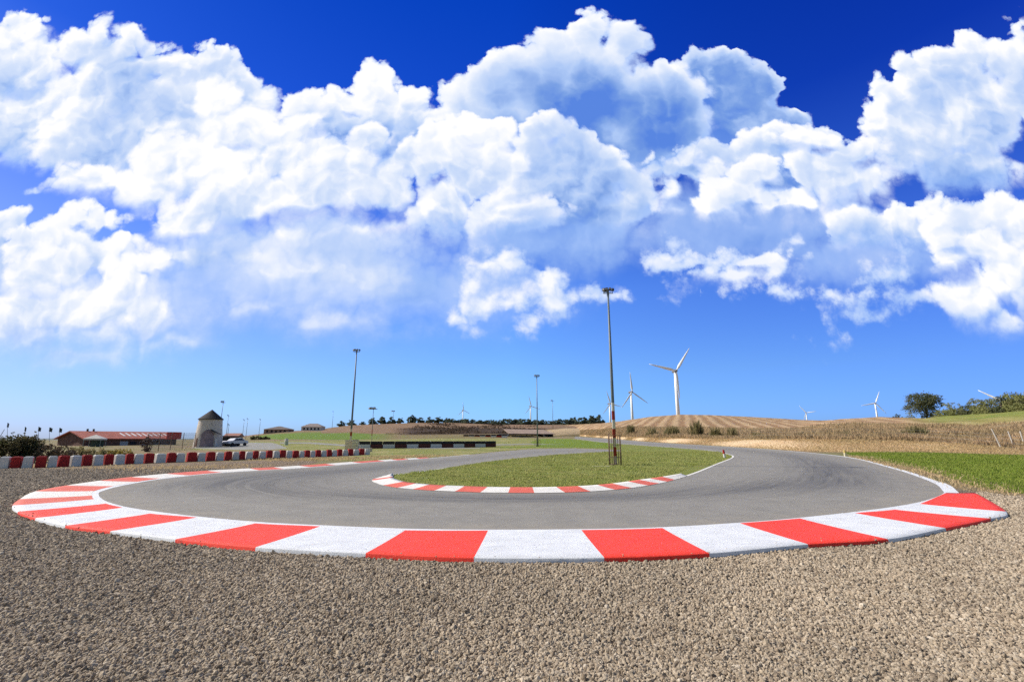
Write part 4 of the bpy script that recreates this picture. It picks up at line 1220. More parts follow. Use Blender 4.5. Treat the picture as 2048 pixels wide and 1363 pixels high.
for i, (px_, ba, top, w, lab) in enumerate([(1795, 840, 827, 22, 'dark bush at the end of the ploughed field, left of the round tree'), (1820, 842, 823, 22, 'olive bush between the dark bush and the round tree'), (1880, 842, 822, 24, 'low olive bush tucked right of the round tree')]):
    grow(px_, ba, top, w, E3(px_).y - 4, M_LEAF_DARK if i == 0 else M_LEAF_OLIVE, 'bush', lab, 'bush', 1500, 'bushes round the round tree', trunk_h=0.05)

# reed clumps along the foot of the ploughed hill
def reed(px, base, top, w, d, label, n=420):
    b = deep(px, base, d); h = deep(px, top, d).z - b.z; W = w * mpp(d)
    k = n
    r = rng.normal(size=(k, 2)) * W * 0.24
    pts = np.stack([r[:, 0], r[:, 1] * 0.7, np.zeros(k)], 1)
    hh = h * (0.45 + 0.6 * rng.random(k)) * np.exp(-(np.abs(r[:, 0]) / (W * 0.6)) ** 2)
    o = blades('reeds', pts, hh, W * 0.035, 0.22, M_REED, None)
    o.location = b - Vector((0, 0, 0.2))
    tag(o, label, 'reeds', 'reed clumps along the foot of the ploughed hill')
reeds = [(1262, 868, 846, 16, 'olive reed clump right behind the banded floodlight pole'), (1305, 872, 852, 26, 'low pale reed clump, furthest left along the bank foot past the pole'),
         (1345, 873, 846, 34, 'broad pale reed clump under the large wind turbine'), (1394, 874, 836, 26, 'tallest dark reed clump right of the large wind turbine'),
         (1432, 874, 850, 28, 'bushy reed clump next to the tallest one'), (1465, 875, 850, 24, 'reed clump second right of the tallest one'), (1515, 876, 860, 34, 'low grey reed clump midway along the bank'),
         (1600, 876, 860, 30, 'low grey reed clump below the smallest wind turbine'), (1690, 876, 858, 36, 'rounded tan reed clump near the yellow marker post'), (1830, 868, 846, 46, 'broad dark scrub clump below the round tree')]
for r_ in reeds:
    reed(r_[0], r_[1], r_[2], r_[3], E1(r_[0]).y + 10, r_[4])

# hedge and bushes behind the barrier on the left
def hedge(name, x0, x1, ba, top, d, label, mat, n, leaf=0.09):
    b0, b1 = deep(x0, ba, d), deep(x1, ba, d); k = max(2, int((x1 - x0) / 26))
    t = thing(name, label, 'bush', (b0 + b1) / 2, group='bushes behind the barrier')
    h = deep(x0, top, d).z - b0.z; L = (b1 - b0).length
    lobes = []
    for i in range(k):
        hh = h * (0.8 + 0.35 * rng.random())
        lobes.append(((i + 0.5) / k * L - L / 2, rng.normal() * 0.2, hh * 0.48, L / k * 0.75, 0.8, hh * 0.5))
    m = MB()
    for i in range(k):
        for q in range(3): m.tube([(lobes[k // 2][0] + (q - 1) * 0.1, 0, -0.2), (lobes[i][0] + (q - 1) * 0.4, 0.1 * q, h * 0.6)], [0.03, 0.012], 5)
    m.build('stem', M_BARK, t)
    crown('foliage', lobes, n, leaf, mat, t)
hedge('hedge', -150, 30, 920, 876, 36, 'dark hedge at the left edge behind the barrier', M_LEAF_HEDGE, 7000)
hedge('bush', 26, 62, 920, 875, 37, 'tall dark bush at the right end of the hedge', M_LEAF_HEDGE, 3000)
hedge('bush', 78, 140, 920, 892, 38, 'low brown bush in front of the red-roofed building', plain('dry_leaf', (0.19, 0.135, 0.08), 0.9, 0.4, 4.0), 1800)
hedge('bush', 138, 200, 918, 897, 41, 'low olive bush behind the barrier, right of the brown one', M_REED, 1500)
hedge('bush', 200, 262, 916, 899, 44, 'yellowing low bush behind the barrier before the brown shrub', mat_leaf('yellow_leaf', (0.26, 0.20, 0.05), (0.17, 0.15, 0.05), (0.3, 0.2, 0.04), 0.8), 1200)
hedge('shrub', 283, 300, 905, 872, 62, 'tall brown shrub in front of the chain link fence', plain('brown_leaf', (0.13, 0.09, 0.07), 0.9, 0.4, 4.0), 900)
hedge('bush', 505, 535, 882, 870, 150, 'small dark bush at the foot of the grassy hill', M_LEAF_HEDGE, 500, 0.3)

# ------------------------------------------------------------------ built things
M_STEEL = plain('galvanised_steel', (0.17, 0.20, 0.22), 0.5, 0.15, 1.5, metal=0.3)
M_LAMP = plain('dark_lamp_housing', (0.05, 0.045, 0.045), 0.5, 0.2, 4.0)
M_GLASS = plain('lamp_glass', (0.35, 0.36, 0.38), 0.12, 0.1, 4.0)
M_RUST = plain('rusty_steel', (0.14, 0.088, 0.062), 0.85, 0.35, 3.0)
M_TURB = plain('white_turbine_paint', (0.80, 0.82, 0.84), 0.4, 0.04, 0.2)
M_NAC = plain('grey_nacelle', (0.16, 0.17, 0.20), 0.5, 0.15, 0.3)
M_POST = plain('pale_post', (0.55, 0.50, 0.34), 0.8, 0.2, 6.0)
M_CONC = plain('weathered_concrete', (0.36, 0.33, 0.29), 0.9, 0.2, 2.0)
M_BLOCK_RED = mat_paint('red_barrier_paint', (0.33, 0.018, 0.018), (0.13, 0.04, 0.035), 0.5)
M_BLOCK_WHITE = mat_paint('white_barrier_paint', (0.60, 0.59, 0.57), (0.28, 0.25, 0.22), 0.5)
M_RUBBER = plain('black_rubber', (0.022, 0.022, 0.026), 0.8, 0.3, 4.0)
M_PALLET = plain('pale_board', (0.56, 0.49, 0.36), 0.85, 0.2, 3.0)

def mat_banded(zs):
    """red and white hoops on the foot of a pole, bare steel above"""
    m, nt, b = new_mat('banded_pole_paint')
    p = objco(); sep = nt.nodes.new('ShaderNodeSeparateXYZ'); nt.links.new(p.s, sep.inputs[0]); z = S(sep.outputs[2])
    band, top = zs
    st = S.math('GREATER_THAN', S.math('FRACT', z / (2 * band)), 0.5)
    n = noise(p, 3.0, 5.0, 0.65)
    c = mixc(st, (0.66, 0.62, 0.56), (0.33, 0.035, 0.03))
    c = mixc(smooth(n, 0.55, 0.75) * 0.6, c, (0.22, 0.13, 0.10))
    c = mixc(S.math('GREATER_THAN', z, top), c, mixc(linmap(n, 0.3, 0.7), (0.11, 0.145, 0.165), (0.16, 0.19, 0.205)))
    put(b, c, 0.55, spec=0.4); return m

def floodlight(px_b, py_b, px_t, py_t, label, depth=None, lamps=4, rad=0.15, band=None, head=1.1, group='floodlight poles round the circuit', bury=0.3, far=False):
    if depth is None:
        b = at(px_b, py_b)
    else:
        b = deep(px_b, py_b, depth)
    X, Z = ray(px_t, py_t)
    h = CAM_H + Z * b.y - b.z
    t = thing('floodlight_pole', label, 'floodlight', b, group=group)
    m = MB(); m.tube([(0, 0, -bury), (0, 0, h * 0.5), (0, 0, h - 0.3)], [rad, rad * 0.8, rad * 0.5], 12)
    m.build('pole', mat_banded(band) if band else M_STEEL, t, smooth=True)
    if not far:
        f = MB(); f.box((0, 0, 0.06), (rad * 5, rad * 5, 0.05)); f.build('base_plate', M_RUST, t)
    s = head
    m = MB(); m.box((0, 0, h - 0.32), (1.15 * s, 0.09 * s, 0.09 * s)); m.box((0, 0, h - 0.30), (0.10 * s, 0.7 * s, 0.08 * s))
    m.tube([(0, 0, h - 0.5), (0, 0, h - 0.1)], rad * 0.7, 8)
    m.build('crossarm', M_STEEL, t, bevel=0.01)
    spots = [(-0.5, -0.1, -0.6), (-0.2, -0.28, 0.2), (0.2, -0.28, 0.9), (0.52, -0.05, 1.9), (0.0, 0.3, 3.1), (-0.3, 0.28, 4.0)][:lamps]
    for (x, y, a) in spots:
        m = MB(); ca, sa = math.cos(a), math.sin(a)
        c = (x * s, y * s, h - 0.08 * s)
        m.box(c, (0.36 * s, 0.22 * s, 0.32 * s), a, 0, 0.8)
        m.tube([(c[0], c[1], h - 0.32), (c[0], c[1], h - 0.2)], 0.03 * s, 5)
        m.box((c[0] + 0.135 * s * sa, c[1] - 0.135 * s * ca, c[2] - 0.02), (0.30 * s, 0.05 * s, 0.25 * s), a, 1)
        m.build('lamp', [M_LAMP, M_GLASS], t, bevel=0.015)
    return t, b, h

p1, b1_, h1_ = floodlight(1231, 930, 1216, 578, 'tall floodlight pole with red and white banded foot on the infield grass', lamps=6, rad=0.13, band=(0.62, 4.3), head=0.64)
# rusty stakes standing round its foot
def cage(b, r, h, n, label, name='guard_cage'):
    t = thing(name, label, 'guard cage', b, group='rusty cages round the pole feet')
    for k in range(n):
        a = 2 * math.pi * k / n + 0.35
        x, y = r * math.cos(a), r * math.sin(a)
        m = MB(); m.tube([(x, y, -0.2), (x * 0.98, y * 0.98, h * (0.94 + 0.06 * math.sin(k * 5)))], 0.026, 6); m.build('stake', M_RUST, t, smooth=True)
    for z in (h * 0.25, h * 0.62, h * 0.92):
        m = MB(); m.tube([(r * 0.99 * math.cos(2 * math.pi * k / 24), r * 0.99 * math.sin(2 * math.pi * k / 24), z) for k in range(25)], 0.014, 5, cap=False)
        m.build('hoop', M_RUST, t, smooth=True)
    return t
cage(at(1231, 930), 0.42, 2.2, 8, 'rusty stake cage round the foot of the banded pole')
floodlight(700, 897, 712, 699, 'grey floodlight pole behind the pale boards and the end of the barrier', lamps=4, rad=0.16, band=(0.62, 2.9), head=0.85)
floodlight(1075, 892, 1073, 750, 'slim floodlight pole on the lawn between the two far roads', lamps=4, rad=0.12, head=0.75)
cage(at(1075, 892.2), 0.5, 1.9, 8, 'small rusty cage round the slim pole on the far lawn')
floodlight(743, 884, 747, 815, 'thin rust-footed floodlight pole behind the black-topped wall', lamps=3, rad=0.10, band=(1.5, 3.0), head=1.6)
floodlight(786, 846, 787, 821, 'distant floodlight pole rising behind the spaced hill trees', 345, 3, 0.16, head=2.2, far=True)
floodlight(1106, 856, 1106, 800, 'thin distant floodlight pole above the sandy path', 250, 2, 0.14, head=1.5, far=True)
floodlight(437, 880, 445, 802, 'thin floodlight pole rising behind the round stone tower', 112, 3, 0.09, head=0.9, far=True)
floodlight(451, 882, 453, 829, 'thin pole, first to the right of the stone tower', 118, 2, 0.06, head=0.5, group='thin poles between the tower and the hill', far=True)
floodlight(454, 882, 457, 847, 'short thin pole beside the dark hut', 105, 2, 0.06, head=0.5, group='thin poles between the tower and the hill', far=True)
floodlight(484, 880, 486, 838, 'faint thin pole, left one of the close pair', 170, 2, 0.07, head=0.6, group='thin poles between the tower and the hill', far=True)
floodlight(491, 880, 494, 836, 'faint thin pole, right one of the close pair', 165, 2, 0.07, head=0.6, group='thin poles between the tower and the hill', far=True)
floodlight(517, 876, 519, 837, 'thin pole at the left foot of the grassy hill', 180, 2, 0.08, head=0.6, group='thin poles between the tower and the hill', far=True)
floodlight(664, 858, 665, 822, 'faint thin pole between the pale house and the hill trees', 320, 2, 0.12, head=0.8, group='thin poles between the tower and the hill', far=True)

# ------------------------------------------------------------------ wind turbines
def turbine(hub, base_px, tips, depth, label, yaw=0.15):
    """hub pixel, tower foot pixel, three blade angles (deg, anticlockwise from right) and blade length in pixels"""
    hb = deep(hub[0], hub[1], depth); fb = deep(base_px[0], base_px[1], depth)
    k = 1.0 / 0.98 * depth / FPX
    t = thing('wind_turbine', label, 'wind turbine', (hb.x, hb.y, fb.z - 14), group='white wind turbines on the skyline')
    h = hb.z - (fb.z - 14); L = tips[1] * k
    s = L / 22.0
    yw = math.atan2(hb.x, hb.y) * -1 + yaw
    def rot(x, y, z): return (x * math.cos(yw) - y * math.sin(yw), x * math.sin(yw) + y * math.cos(yw), z)
    m = MB(); m.tube([(0, 0, 0), (0, 0, h * 0.5), (0, 0, h - 0.8 * s)], [1.7 * s, 1.35 * s, 0.95 * s], 20); m.build('tower', M_TURB, t, smooth=True)
    m = MB()
    m.tube([rot(0, q * s, h + zz * s) for q, zz in ((-2.2, 0), (-1.6, 0.05), (2.5, 0.15), (4.4, 0.25), (5.0, 0.3))], [0.8 * s, 1.35 * s, 1.5 * s, 1.2 * s, 0.5 * s], 12)
    m.build('nacelle', M_NAC, t, smooth=True)
    m = MB(); m.tube([rot(0, q * s, h) for q in (-4.0, -3.6, -3.0, -2.3)], [0.25 * s, 0.8 * s, 1.1 * s, 1.15 * s], 12); m.build('hub', M_NAC, t, smooth=True)
    for ang in tips[0]:
        a = math.radians(ang)
        m = MB(); pr = [(0.0, 0.5, 0.5), (0.06, 0.55, 0.5), (0.18, 1.15, 0.36), (0.35, 1.0, 0.28), (0.6, 0.72, 0.2), (0.85, 0.45, 0.13), (1.0, 0.16, 0.06)]
        vs, fs, n = [], [], 8
        for q, c, th in pr:
            tw = 0.5 * (1 - q)
            for j in range(n):
                e = 2 * math.pi * j / n
                cx, cy = c * s * math.cos(e), th * s * math.sin(e)
                u, w = cx * math.cos(tw) - cy * math.sin(tw), cx * math.sin(tw) + cy * math.cos(tw)
                rr = 0.6 * s + q * L
                vs.append(rot(rr * math.cos(a) - u * math.sin(a), -2.9 * s + w, h + rr * math.sin(a) + u * math.cos(a)))
        for i in range(len(pr) - 1):
            for j in range(n): fs.append((i * n + j, i * n + (j + 1) % n, (i + 1) * n + (j + 1) % n, (i + 1) * n + j))
        fs.append(tuple(range(n))); fs.append(tuple(range((len(pr) - 1) * n, len(pr) * n)))
        m.add(vs, fs); m.build('blade', M_TURB, t, smooth=True)
    return t
turbine((1350, 742), (1357, 829), ((57, 166, 273), 53), 430, 'largest white wind turbine, standing on the crest of the ploughed hill', 0.35)
turbine((1262, 784), (1268, 839), ((94, -33, 232), 38), 640, 'second largest wind turbine, between the banded pole and the largest turbine', 0.5)
turbine((1219, 807), (1222, 843), ((108, 228, -12), 26), 860, 'wind turbine half hidden behind the banded floodlight pole', 0.6)
turbine((1061, 812), (1062, 842), ((106, 226, 346), 20), 1000, 'small wind turbine just left of the slim pole on the far lawn', 0.6)
turbine((926, 820), (927, 843), ((98, 218, 338), 16), 1100, 'small wind turbine behind the left part of the close tree row', 0.6)
turbine((1612, 825), (1613, 840), ((128, 8, 248), 17), 1250, 'smallest wind turbine, low over the right shoulder of the ploughed hill', 0.2)
turbine((1750, 806), (1752, 834), ((68, 190, 306), 24), 900, 'white wind turbine left of the round tree', 0.3)
turbine((2011, 806), (2012, 834), ((143, 23, 263), 44), 700, 'wind turbine mostly hidden by the orchard, one blade showing above', 0.2)

# ------------------------------------------------------------------ the block barrier on the left
bx = [8, 31, 54, 80, 103, 125, 149, 171, 193, 215, 237, 257, 275, 296, 319, 341, 359, 382, 401, 420, 438, 455, 470, 483, 497, 510, 523, 537, 551, 564, 577, 590, 602, 613, 624, 635, 646, 657, 667, 678, 689, 700, 711, 722, 733]
def base_y(x): return interp(x, [(-150, 938), (0, 936), (60, 935), (110, 933.5), (200, 929.5), (300, 925.5), (400, 922), (500, 918.5), (600, 914.5), (680, 911), (740, 908.5)])
bx = list(bx)
pts = [at(x, base_y(x)) for x in bx]
def make_block(mat):
    m = MB(); m.box((0, 0, 0.36), (1.0, 0.62, 0.72), 0, 0, 0.93)
    t = thing('barrier_block', 'x', 'barrier block')
    m.build('body', mat, t, bevel=0.05)
    m = MB(); m.box((0, 0, 0.735), (0.72, 0.34, 0.05), 0, 0, 0.9); m.build('cap', mat, t, bevel=0.012)
    return t
proto_b = {0: make_block(M_BLOCK_WHITE), 1: make_block(M_BLOCK_RED)}
first = {0: True, 1: True}; cnt_b = {0: 0, 1: 0}
for i, p in enumerate(pts):
    c = i % 2
    c = 1 - c if bx[0] == -39 and False else c
    q = pts[min(i + 1, len(pts) - 1)] - pts[max(i - 1, 0)]
    pitch = q.length / (2 if 0 < i < len(pts) - 1 else 1)
    o = proto_b[c] if first[c] else copy_tree(proto_b[c])
    first[c] = False
    o.location = (p.x, p.y, p.z - 0.02)
    o.rotation_euler = (0, 0, math.atan2(q.y, q.x) + 0.06 * math.sin(i * 7.3))
    k = min(pitch, 1.25) * (0.87 + 0.05 * math.sin(i * 2.7))
    o.scale = (k, min(k * 1.1, 1.0), 0.97 + 0.05 * math.sin(i * 3.1) - 0.1 * (i > 30))
    n = cnt_b[c]; cnt_b[c] += 1
    o['label'] = '%s barrier block, %s %s one from the left end of the roadside row' % (('white', 'red')[c], ORD[n], ('white', 'red')[c])
    o['group'] = 'red and white blocks of the roadside barrier'

# black-topped wall across the grass: alternating white and dark red blocks under a rubber band
wall_px = [728, 752.5, 777, 801, 824.5, 848, 871, 893.5, 916, 938, 959, 980]
def make_wall_block(mat):
    t = thing('wall_block', 'x', 'barrier block')
    m = MB(); m.box((0, 0, 0.42), (1.0, 0.7, 0.84)); m.build('body', mat, t, bevel=0.03)
    m = MB(); m.box((0, -0.02, 1.13), (0.97, 0.76, 0.58)); m.build('rubber_top', M_RUBBER, t, bevel=0.05)
    return t
M_WALL_RED = mat_paint('dull_red_wall_paint', (0.10, 0.030, 0.026), (0.05, 0.03, 0.03), 0.5)
pw = {0: make_wall_block(M_BLOCK_WHITE), 1: make_wall_block(M_WALL_RED)}; fw = {0: True, 1: True}
wp = [at(x, interp(x, [(715, 896.5), (860, 895.3), (990, 893.3)])) for x in wall_px]
for i, p in enumerate(wp):
    c = i % 2
    o = pw[c] if fw[c] else copy_tree(pw[c]); fw[c] = False
    q = wp[min(i + 1, len(wp) - 1)] - wp[max(i - 1, 0)]; pitch = q.length / (2 if 0 < i < len(wp) - 1 else 1)
    o.location = p; o.rotation_euler = (0, 0, math.atan2(q.y, q.x))
    top = deep(wall_px[i], interp(wall_px[i], [(715, 882), (990, 881.5)]), p.y).z - p.z
    o.scale = (pitch * 0.97, 1.2, top / 1.42)
    o['label'] = '%s block of the black-topped wall, %s block from its left end' % (('white', 'dark red')[c], ORD[i])
    o['group'] = 'blocks of the black-topped wall'
# pale boards round the foot of the grey pole
def board_stack(px, py, w, h, d, label, name='board_stack', mat=None):
    b = at(px, py); k = mpp(b.y)
    t = thing(name, label, 'boards', b, 0.15, 'pale boards by the grey pole')
    n = 4
    for i in range(n):
        m = MB(); hh = h * k / n
        m.box((0.02 * math.sin(i * 4), 0, hh * (i + 0.5)), (w * k * (1 - 0.03 * (i % 2)), d, hh * 0.9)); m.build('board', mat or M_PALLET, t, bevel=0.01)
    return t
board_stack(697, 899, 13, 19, 0.6, 'pale board stack left of the grey pole foot')
board_stack(711, 899.5, 11, 20, 0.6, 'pale board stack right of the grey pole foot')
board_stack(731, 903, 24, 7, 0.5, 'long low pale board stack in front of the white wall end')

# ------------------------------------------------------------------ buildings
M_TILE = plain('clay_tile_roof', (0.30, 0.085, 0.060), 0.85, 0.25, 1.2)
M_RUSTWALL = plain('dark_brick_wall', (0.12, 0.065, 0.055), 0.9, 0.3, 1.0)
M_DARK = plain('dark_opening', (0.02, 0.02, 0.024), 0.8, 0.2, 1.0)
M_PALE = plain('pale_render', (0.56, 0.53, 0.49), 0.85, 0.12, 0.8)
M_SKYL = plain('skylight_panel', (0.62, 0.57, 0.55), 0.4, 0.08, 1.0)
M_DOOR = plain('grey_shutter_door', (0.30, 0.32, 0.36), 0.6, 0.12, 1.0)
M_SLATE = plain('dark_slate_roof', (0.022, 0.021, 0.025), 0.85, 0.25, 1.0)
M_RED_WALL = plain('red_painted_gable', (0.50, 0.045, 0.040), 0.7, 0.12, 1.0)

def frame_between(pa, pb):
    """a frame whose x runs from a to b along the ground"""
    d = Vector((pb.x - pa.x, pb.y - pa.y, 0)); L = d.length
    return Vector((pa.x, pa.y, 0)), math.atan2(d.y, d.x), L

def long_building():
    a, b = deep(166, 897, 92), deep(351, 893, 108)
    o, rz, L = frame_between(a, b)
    z0 = min(a.z, b.z) - 0.6
    ev = deep(240, 876.5, 100).z - z0; rd = deep(240, 864.0, 103).z - z0
    t = thing('long_building', 'long low building with a red tiled roof and a row of pale skylights', 'building', (o.x, o.y, z0), rz)
    W = 9.0
    m = MB(); m.add([(0, 0, 0), (L, 0, 0), (L, W, 0), (0, W, 0), (0, 0, ev), (L, 0, ev), (L, W, ev), (0, W, ev), (0, W / 2, rd - 0.1), (L, W / 2, rd - 0.1)],
                    [(0, 1, 5, 4), (2, 3, 7, 6), (0, 4, 8, 7, 3), (1, 2, 6, 9, 5)]); m.build('wall', M_RUSTWALL, t)
    e = 0.5
    def slope(y):
        return rd - (rd - ev) * abs(y - W / 2) / (W / 2)
    m = MB()
    for s in (0, 1):
        y0, y1 = (-e, W / 2) if s == 0 else (W + e, W / 2)
        z_0 = ev - (rd - ev) * e / (W / 2); th = 0.16
        m.add([(-e, y0, z_0), (L + e, y0, z_0), (L + e, y1, rd), (-e, y1, rd), (-e, y0, z_0 + th), (L + e, y0, z_0 + th), (L + e, y1, rd + th), (-e, y1, rd + th)],
              [(0, 1, 2, 3), (4, 5, 6, 7), (0, 1, 5, 4), (1, 2, 6, 5), (2, 3, 7, 6), (3, 0, 4, 7)])
    rf = m.build('roof', M_TILE, t)
    for k in range(9):
        x = L * (0.42 + 0.062 * k); y0, y1 = W * 0.13, W * 0.36
        m = MB(); m.add([(x, y0, slope(y0) + 0.20), (x + L * 0.024, y0, slope(y0) + 0.20), (x + L * 0.030, y1, slope(y1) + 0.20), (x + L * 0.006, y1, slope(y1) + 0.20),
                         (x, y0, slope(y0) + 0.05), (x + L * 0.024, y0, slope(y0) + 0.05), (x + L * 0.030, y1, slope(y1) + 0.05), (x + L * 0.006, y1, slope(y1) + 0.05)],
                        [(0, 1, 2, 3), (4, 5, 6, 7), (0, 1, 5, 4), (1, 2, 6, 5), (2, 3, 7, 6), (3, 0, 4, 7)])
        m.build('skylight', M_SKYL, rf)
    for x in (0.14, 0.20): 
        m = MB(); m.box((L * x, W / 2, rd + 0.3), (0.25, 0.25, 0.6)); m.build('chimney', M_SLATE, rf)
    for x, w, mt, nm in ((0.06, 0.05, M_DARK, 'window'), (0.35, 0.085, M_DOOR, 'door'), (0.455, 0.075, M_DARK, 'door'), (0.56, 0.085, M_DOOR, 'door'), (0.68, 0.05, M_DARK, 'window'), (0.76, 0.05, M_DARK, 'window')):
        hh = ev * (0.78 if nm == 'door' else 0.3); zz = hh / 2 if nm == 'door' else ev * 0.6
        m = MB(); m.box((L * (x + w / 2), -0.03, zz), (L * w, 0.12, hh)); m.build(nm, mt, t, bevel=0.01)
    m = MB(); m.box((L - 1.2, -0.75, (ev + rd) / 2), (3.0, 0.2, (rd - ev) * 1.15)); m.box((L + 0.42, W * 0.25 - 0.4, (ev + rd) / 2), (0.2, W * 0.5 + 0.6, (rd - ev) * 1.1)); m.build('red_board', M_RED_WALL, t)
    # white porch gable
    return t, o, rz, L, z0, ev, rd
LB = long_building()
def canopy():
    c = deep(188, 893, 86); k = mpp(86)
    t = thing('canopy_tent', 'white peaked canopy in front of the red-roofed building', 'canopy', c, 0.25)
    w, h, pk = 27 * k, 14 * k, 23 * k
    for sx in (-1, 1):
        for sy in (-1, 1):
            m = MB(); m.tube([(sx * w / 2, sy * w / 3, -0.3), (sx * w / 2, sy * w / 3, h)], 0.05, 6); m.build('pole', M_STEEL, t)
    m = MB(); A = [(-w / 2 - .1, -w / 3 - .1, h - .1), (w / 2 + .1, -w / 3 - .1, h - .1), (w / 2 + .1, w / 3 + .1, h - .1), (-w / 2 - .1, w / 3 + .1, h - .1)]
    B = [(p[0], p[1], p[2] + 0.25) for p in A]; T_ = (0, 0, pk)
    m.add(A + B + [T_], [(0, 1, 5, 4), (1, 2, 6, 5), (2, 3, 7, 6), (3, 0, 4, 7), (4, 5, 8), (5, 6, 8), (6, 7, 8), (7, 4, 8)]); m.build('roof', M_PALE, t)
    m = MB(); m.box((0.05 * w, w * 0.2, h * 0.42), (w * 0.8, 0.1, h * 0.9)); m.build('back_sheet', plain('dark_green_sheet', (0.05, 0.075, 0.07), 0.8, 0.2), t)
    return t
canopy()

def stone_tower():
    d = 84.0; b = deep(415, 892, d); k = mpp(d)
    h = deep(415, 837, d).z - b.z; top = deep(415, 818.5, d).z - b.z
    r0, r1 = 24.0 * k, 19.5 * k
    t = thing('stone_tower', 'round pale stone tower with a dark conical roof', 'tower', b)
    m_, nt, bs = new_mat('old_whitewashed_stone'); p = objco()
    n = noise(p, 0.9, 6.0, 0.65); f = noise(p, 6.0, 5.0, 0.7)
    c = mixc(linmap(n, 0.35, 0.65), (0.66, 0.60, 0.53), (0.50, 0.44, 0.39)); c = mixc(linmap(f, 0.4, 0.7, 0.0, 0.5), c, (0.24, 0.19, 0.17))
    put(bs, c, 0.9, bump(f, 0.6, 0.05), spec=0.1)
    m = MB(); m.lathe([(r0, -0.5), (r0 * 0.985, h * 0.15), (r1 * 1.06, h * 0.7), (r1, h)], 32); m.build('wall', m_, t, smooth=True)
    m = MB(); m.lathe([(r1 * 0.99, h + 0.002), (r1 * 1.10, h - 0.16), (r1 * 1.10, h - 0.06), (r1 * 0.55, h + (top - h) * 0.48), (0.02, top)], 32); m.build('roof', M_SLATE, t, smooth=False)
    # dormer gable, doorway and its lean-to roof facing the camera
    yaw = math.atan2(-b.y, -b.x)
    def on(a, rr, z): return (rr * math.cos(yaw + a), rr * math.sin(yaw + a), z)
    def patch(name, a0, a1, z0, z1, mat, lift=0.06, arch=0.0):
        m = MB(); N = 10; vs = []; 
        for i in range(N + 1):
            a = a0 + (a1 - a0) * i / N; s = math.sin(math.pi * i / N)
            for z in (z0, z1 + arch * s):
                rr = (r0 + (r1 - r0) * min(1, z / h)) + lift
                vs.append(on(a, rr, z))
        m.add(vs, [(2 * i, 2 * i + 2, 2 * i + 3, 2 * i + 1) for i in range(N)]); return m.build(name, mat, t)
    patch('door', -0.55, 0.35, 0.0, h * 0.46, plain('faded_mural', (0.22, 0.17, 0.19), 0.85, 0.3, 1.2), 0.07, h * 0.14)
    patch('door', -0.98, -0.80, 0.0, h * 0.3, plain('brown_door', (0.12, 0.06, 0.045), 0.8, 0.2), 0.06)
    m = MB(); q = [on(0.05, r0 + 0.05, h * 0.60), on(0.62, r0 + 0.02, h * 0.46), on(0.62, r0 + 0.8, h * 0.42), on(0.05, r0 + 0.8, h * 0.56)]
    m.add(q + [(x, y, z + 0.12) for x, y, z in q], [(0, 1, 2, 3), (4, 5, 6, 7), (0, 1, 5, 4), (1, 2, 6, 5), (2, 3, 7, 6), (3, 0, 4, 7)]); m.build('porch_roof', M_SLATE, t)
    patch('buttress', 0.42, 0.62, 0.0, h * 0.28, M_PALE, 0.25)
    return t
stone_tower()

def hut():
    d = 88; b = deep(456, 891, d); k = mpp(d)
    t = thing('dark_hut', 'dark flat-roofed hut beside the stone tower', 'hut', b, 0.2)
    w, h = 20 * k, 19 * k
    m = MB(); m.box((0, 0.8, h / 2 - 0.2), (w, 2.2, h)); m.build('wall', plain('dark_timber', (0.035, 0.033, 0.035), 0.85, 0.3), t)
    m = MB(); m.box((0, 0.8, h - 0.1), (w + 0.5, 2.9, 0.16)); m.build('roof', M_SLATE, t, bevel=0.02)
    m = MB(); m.box((w * 0.1, -0.33, h * 0.42), (w * 0.36, 0.1, h * 0.75)); m.build('door', M_DARK, t)
hut()
def small_house():
    d = 120; b = deep(466, 885, d); k = mpp(d)
    t = thing('shed', 'low shed with a reddish roof behind the parked car', 'shed', b, 0.1)
    w = 24 * k
    m = MB(); m.box((0, 0, 5 * k), (w, 3.0, 12 * k)); m.build('wall', M_PALE, t)
    h = 11 * k
    m = MB(); m.add([(-w / 2 - .3, -1.9, h), (w / 2 + .3, -1.9, h), (w / 2 + .3, 1.9, h), (-w / 2 - .3, 1.9, h), (-w / 2 - .3, 0, h + 7 * k), (w / 2 + .3, 0, h + 7 * k)],
                    [(0, 1, 5, 4), (2, 3, 4, 5), (0, 4, 3), (1, 2, 5), (3, 2, 1, 0)]); m.build('roof', plain('dull_red_roof', (0.32, 0.16, 0.13), 0.85, 0.2), t)
small_house()

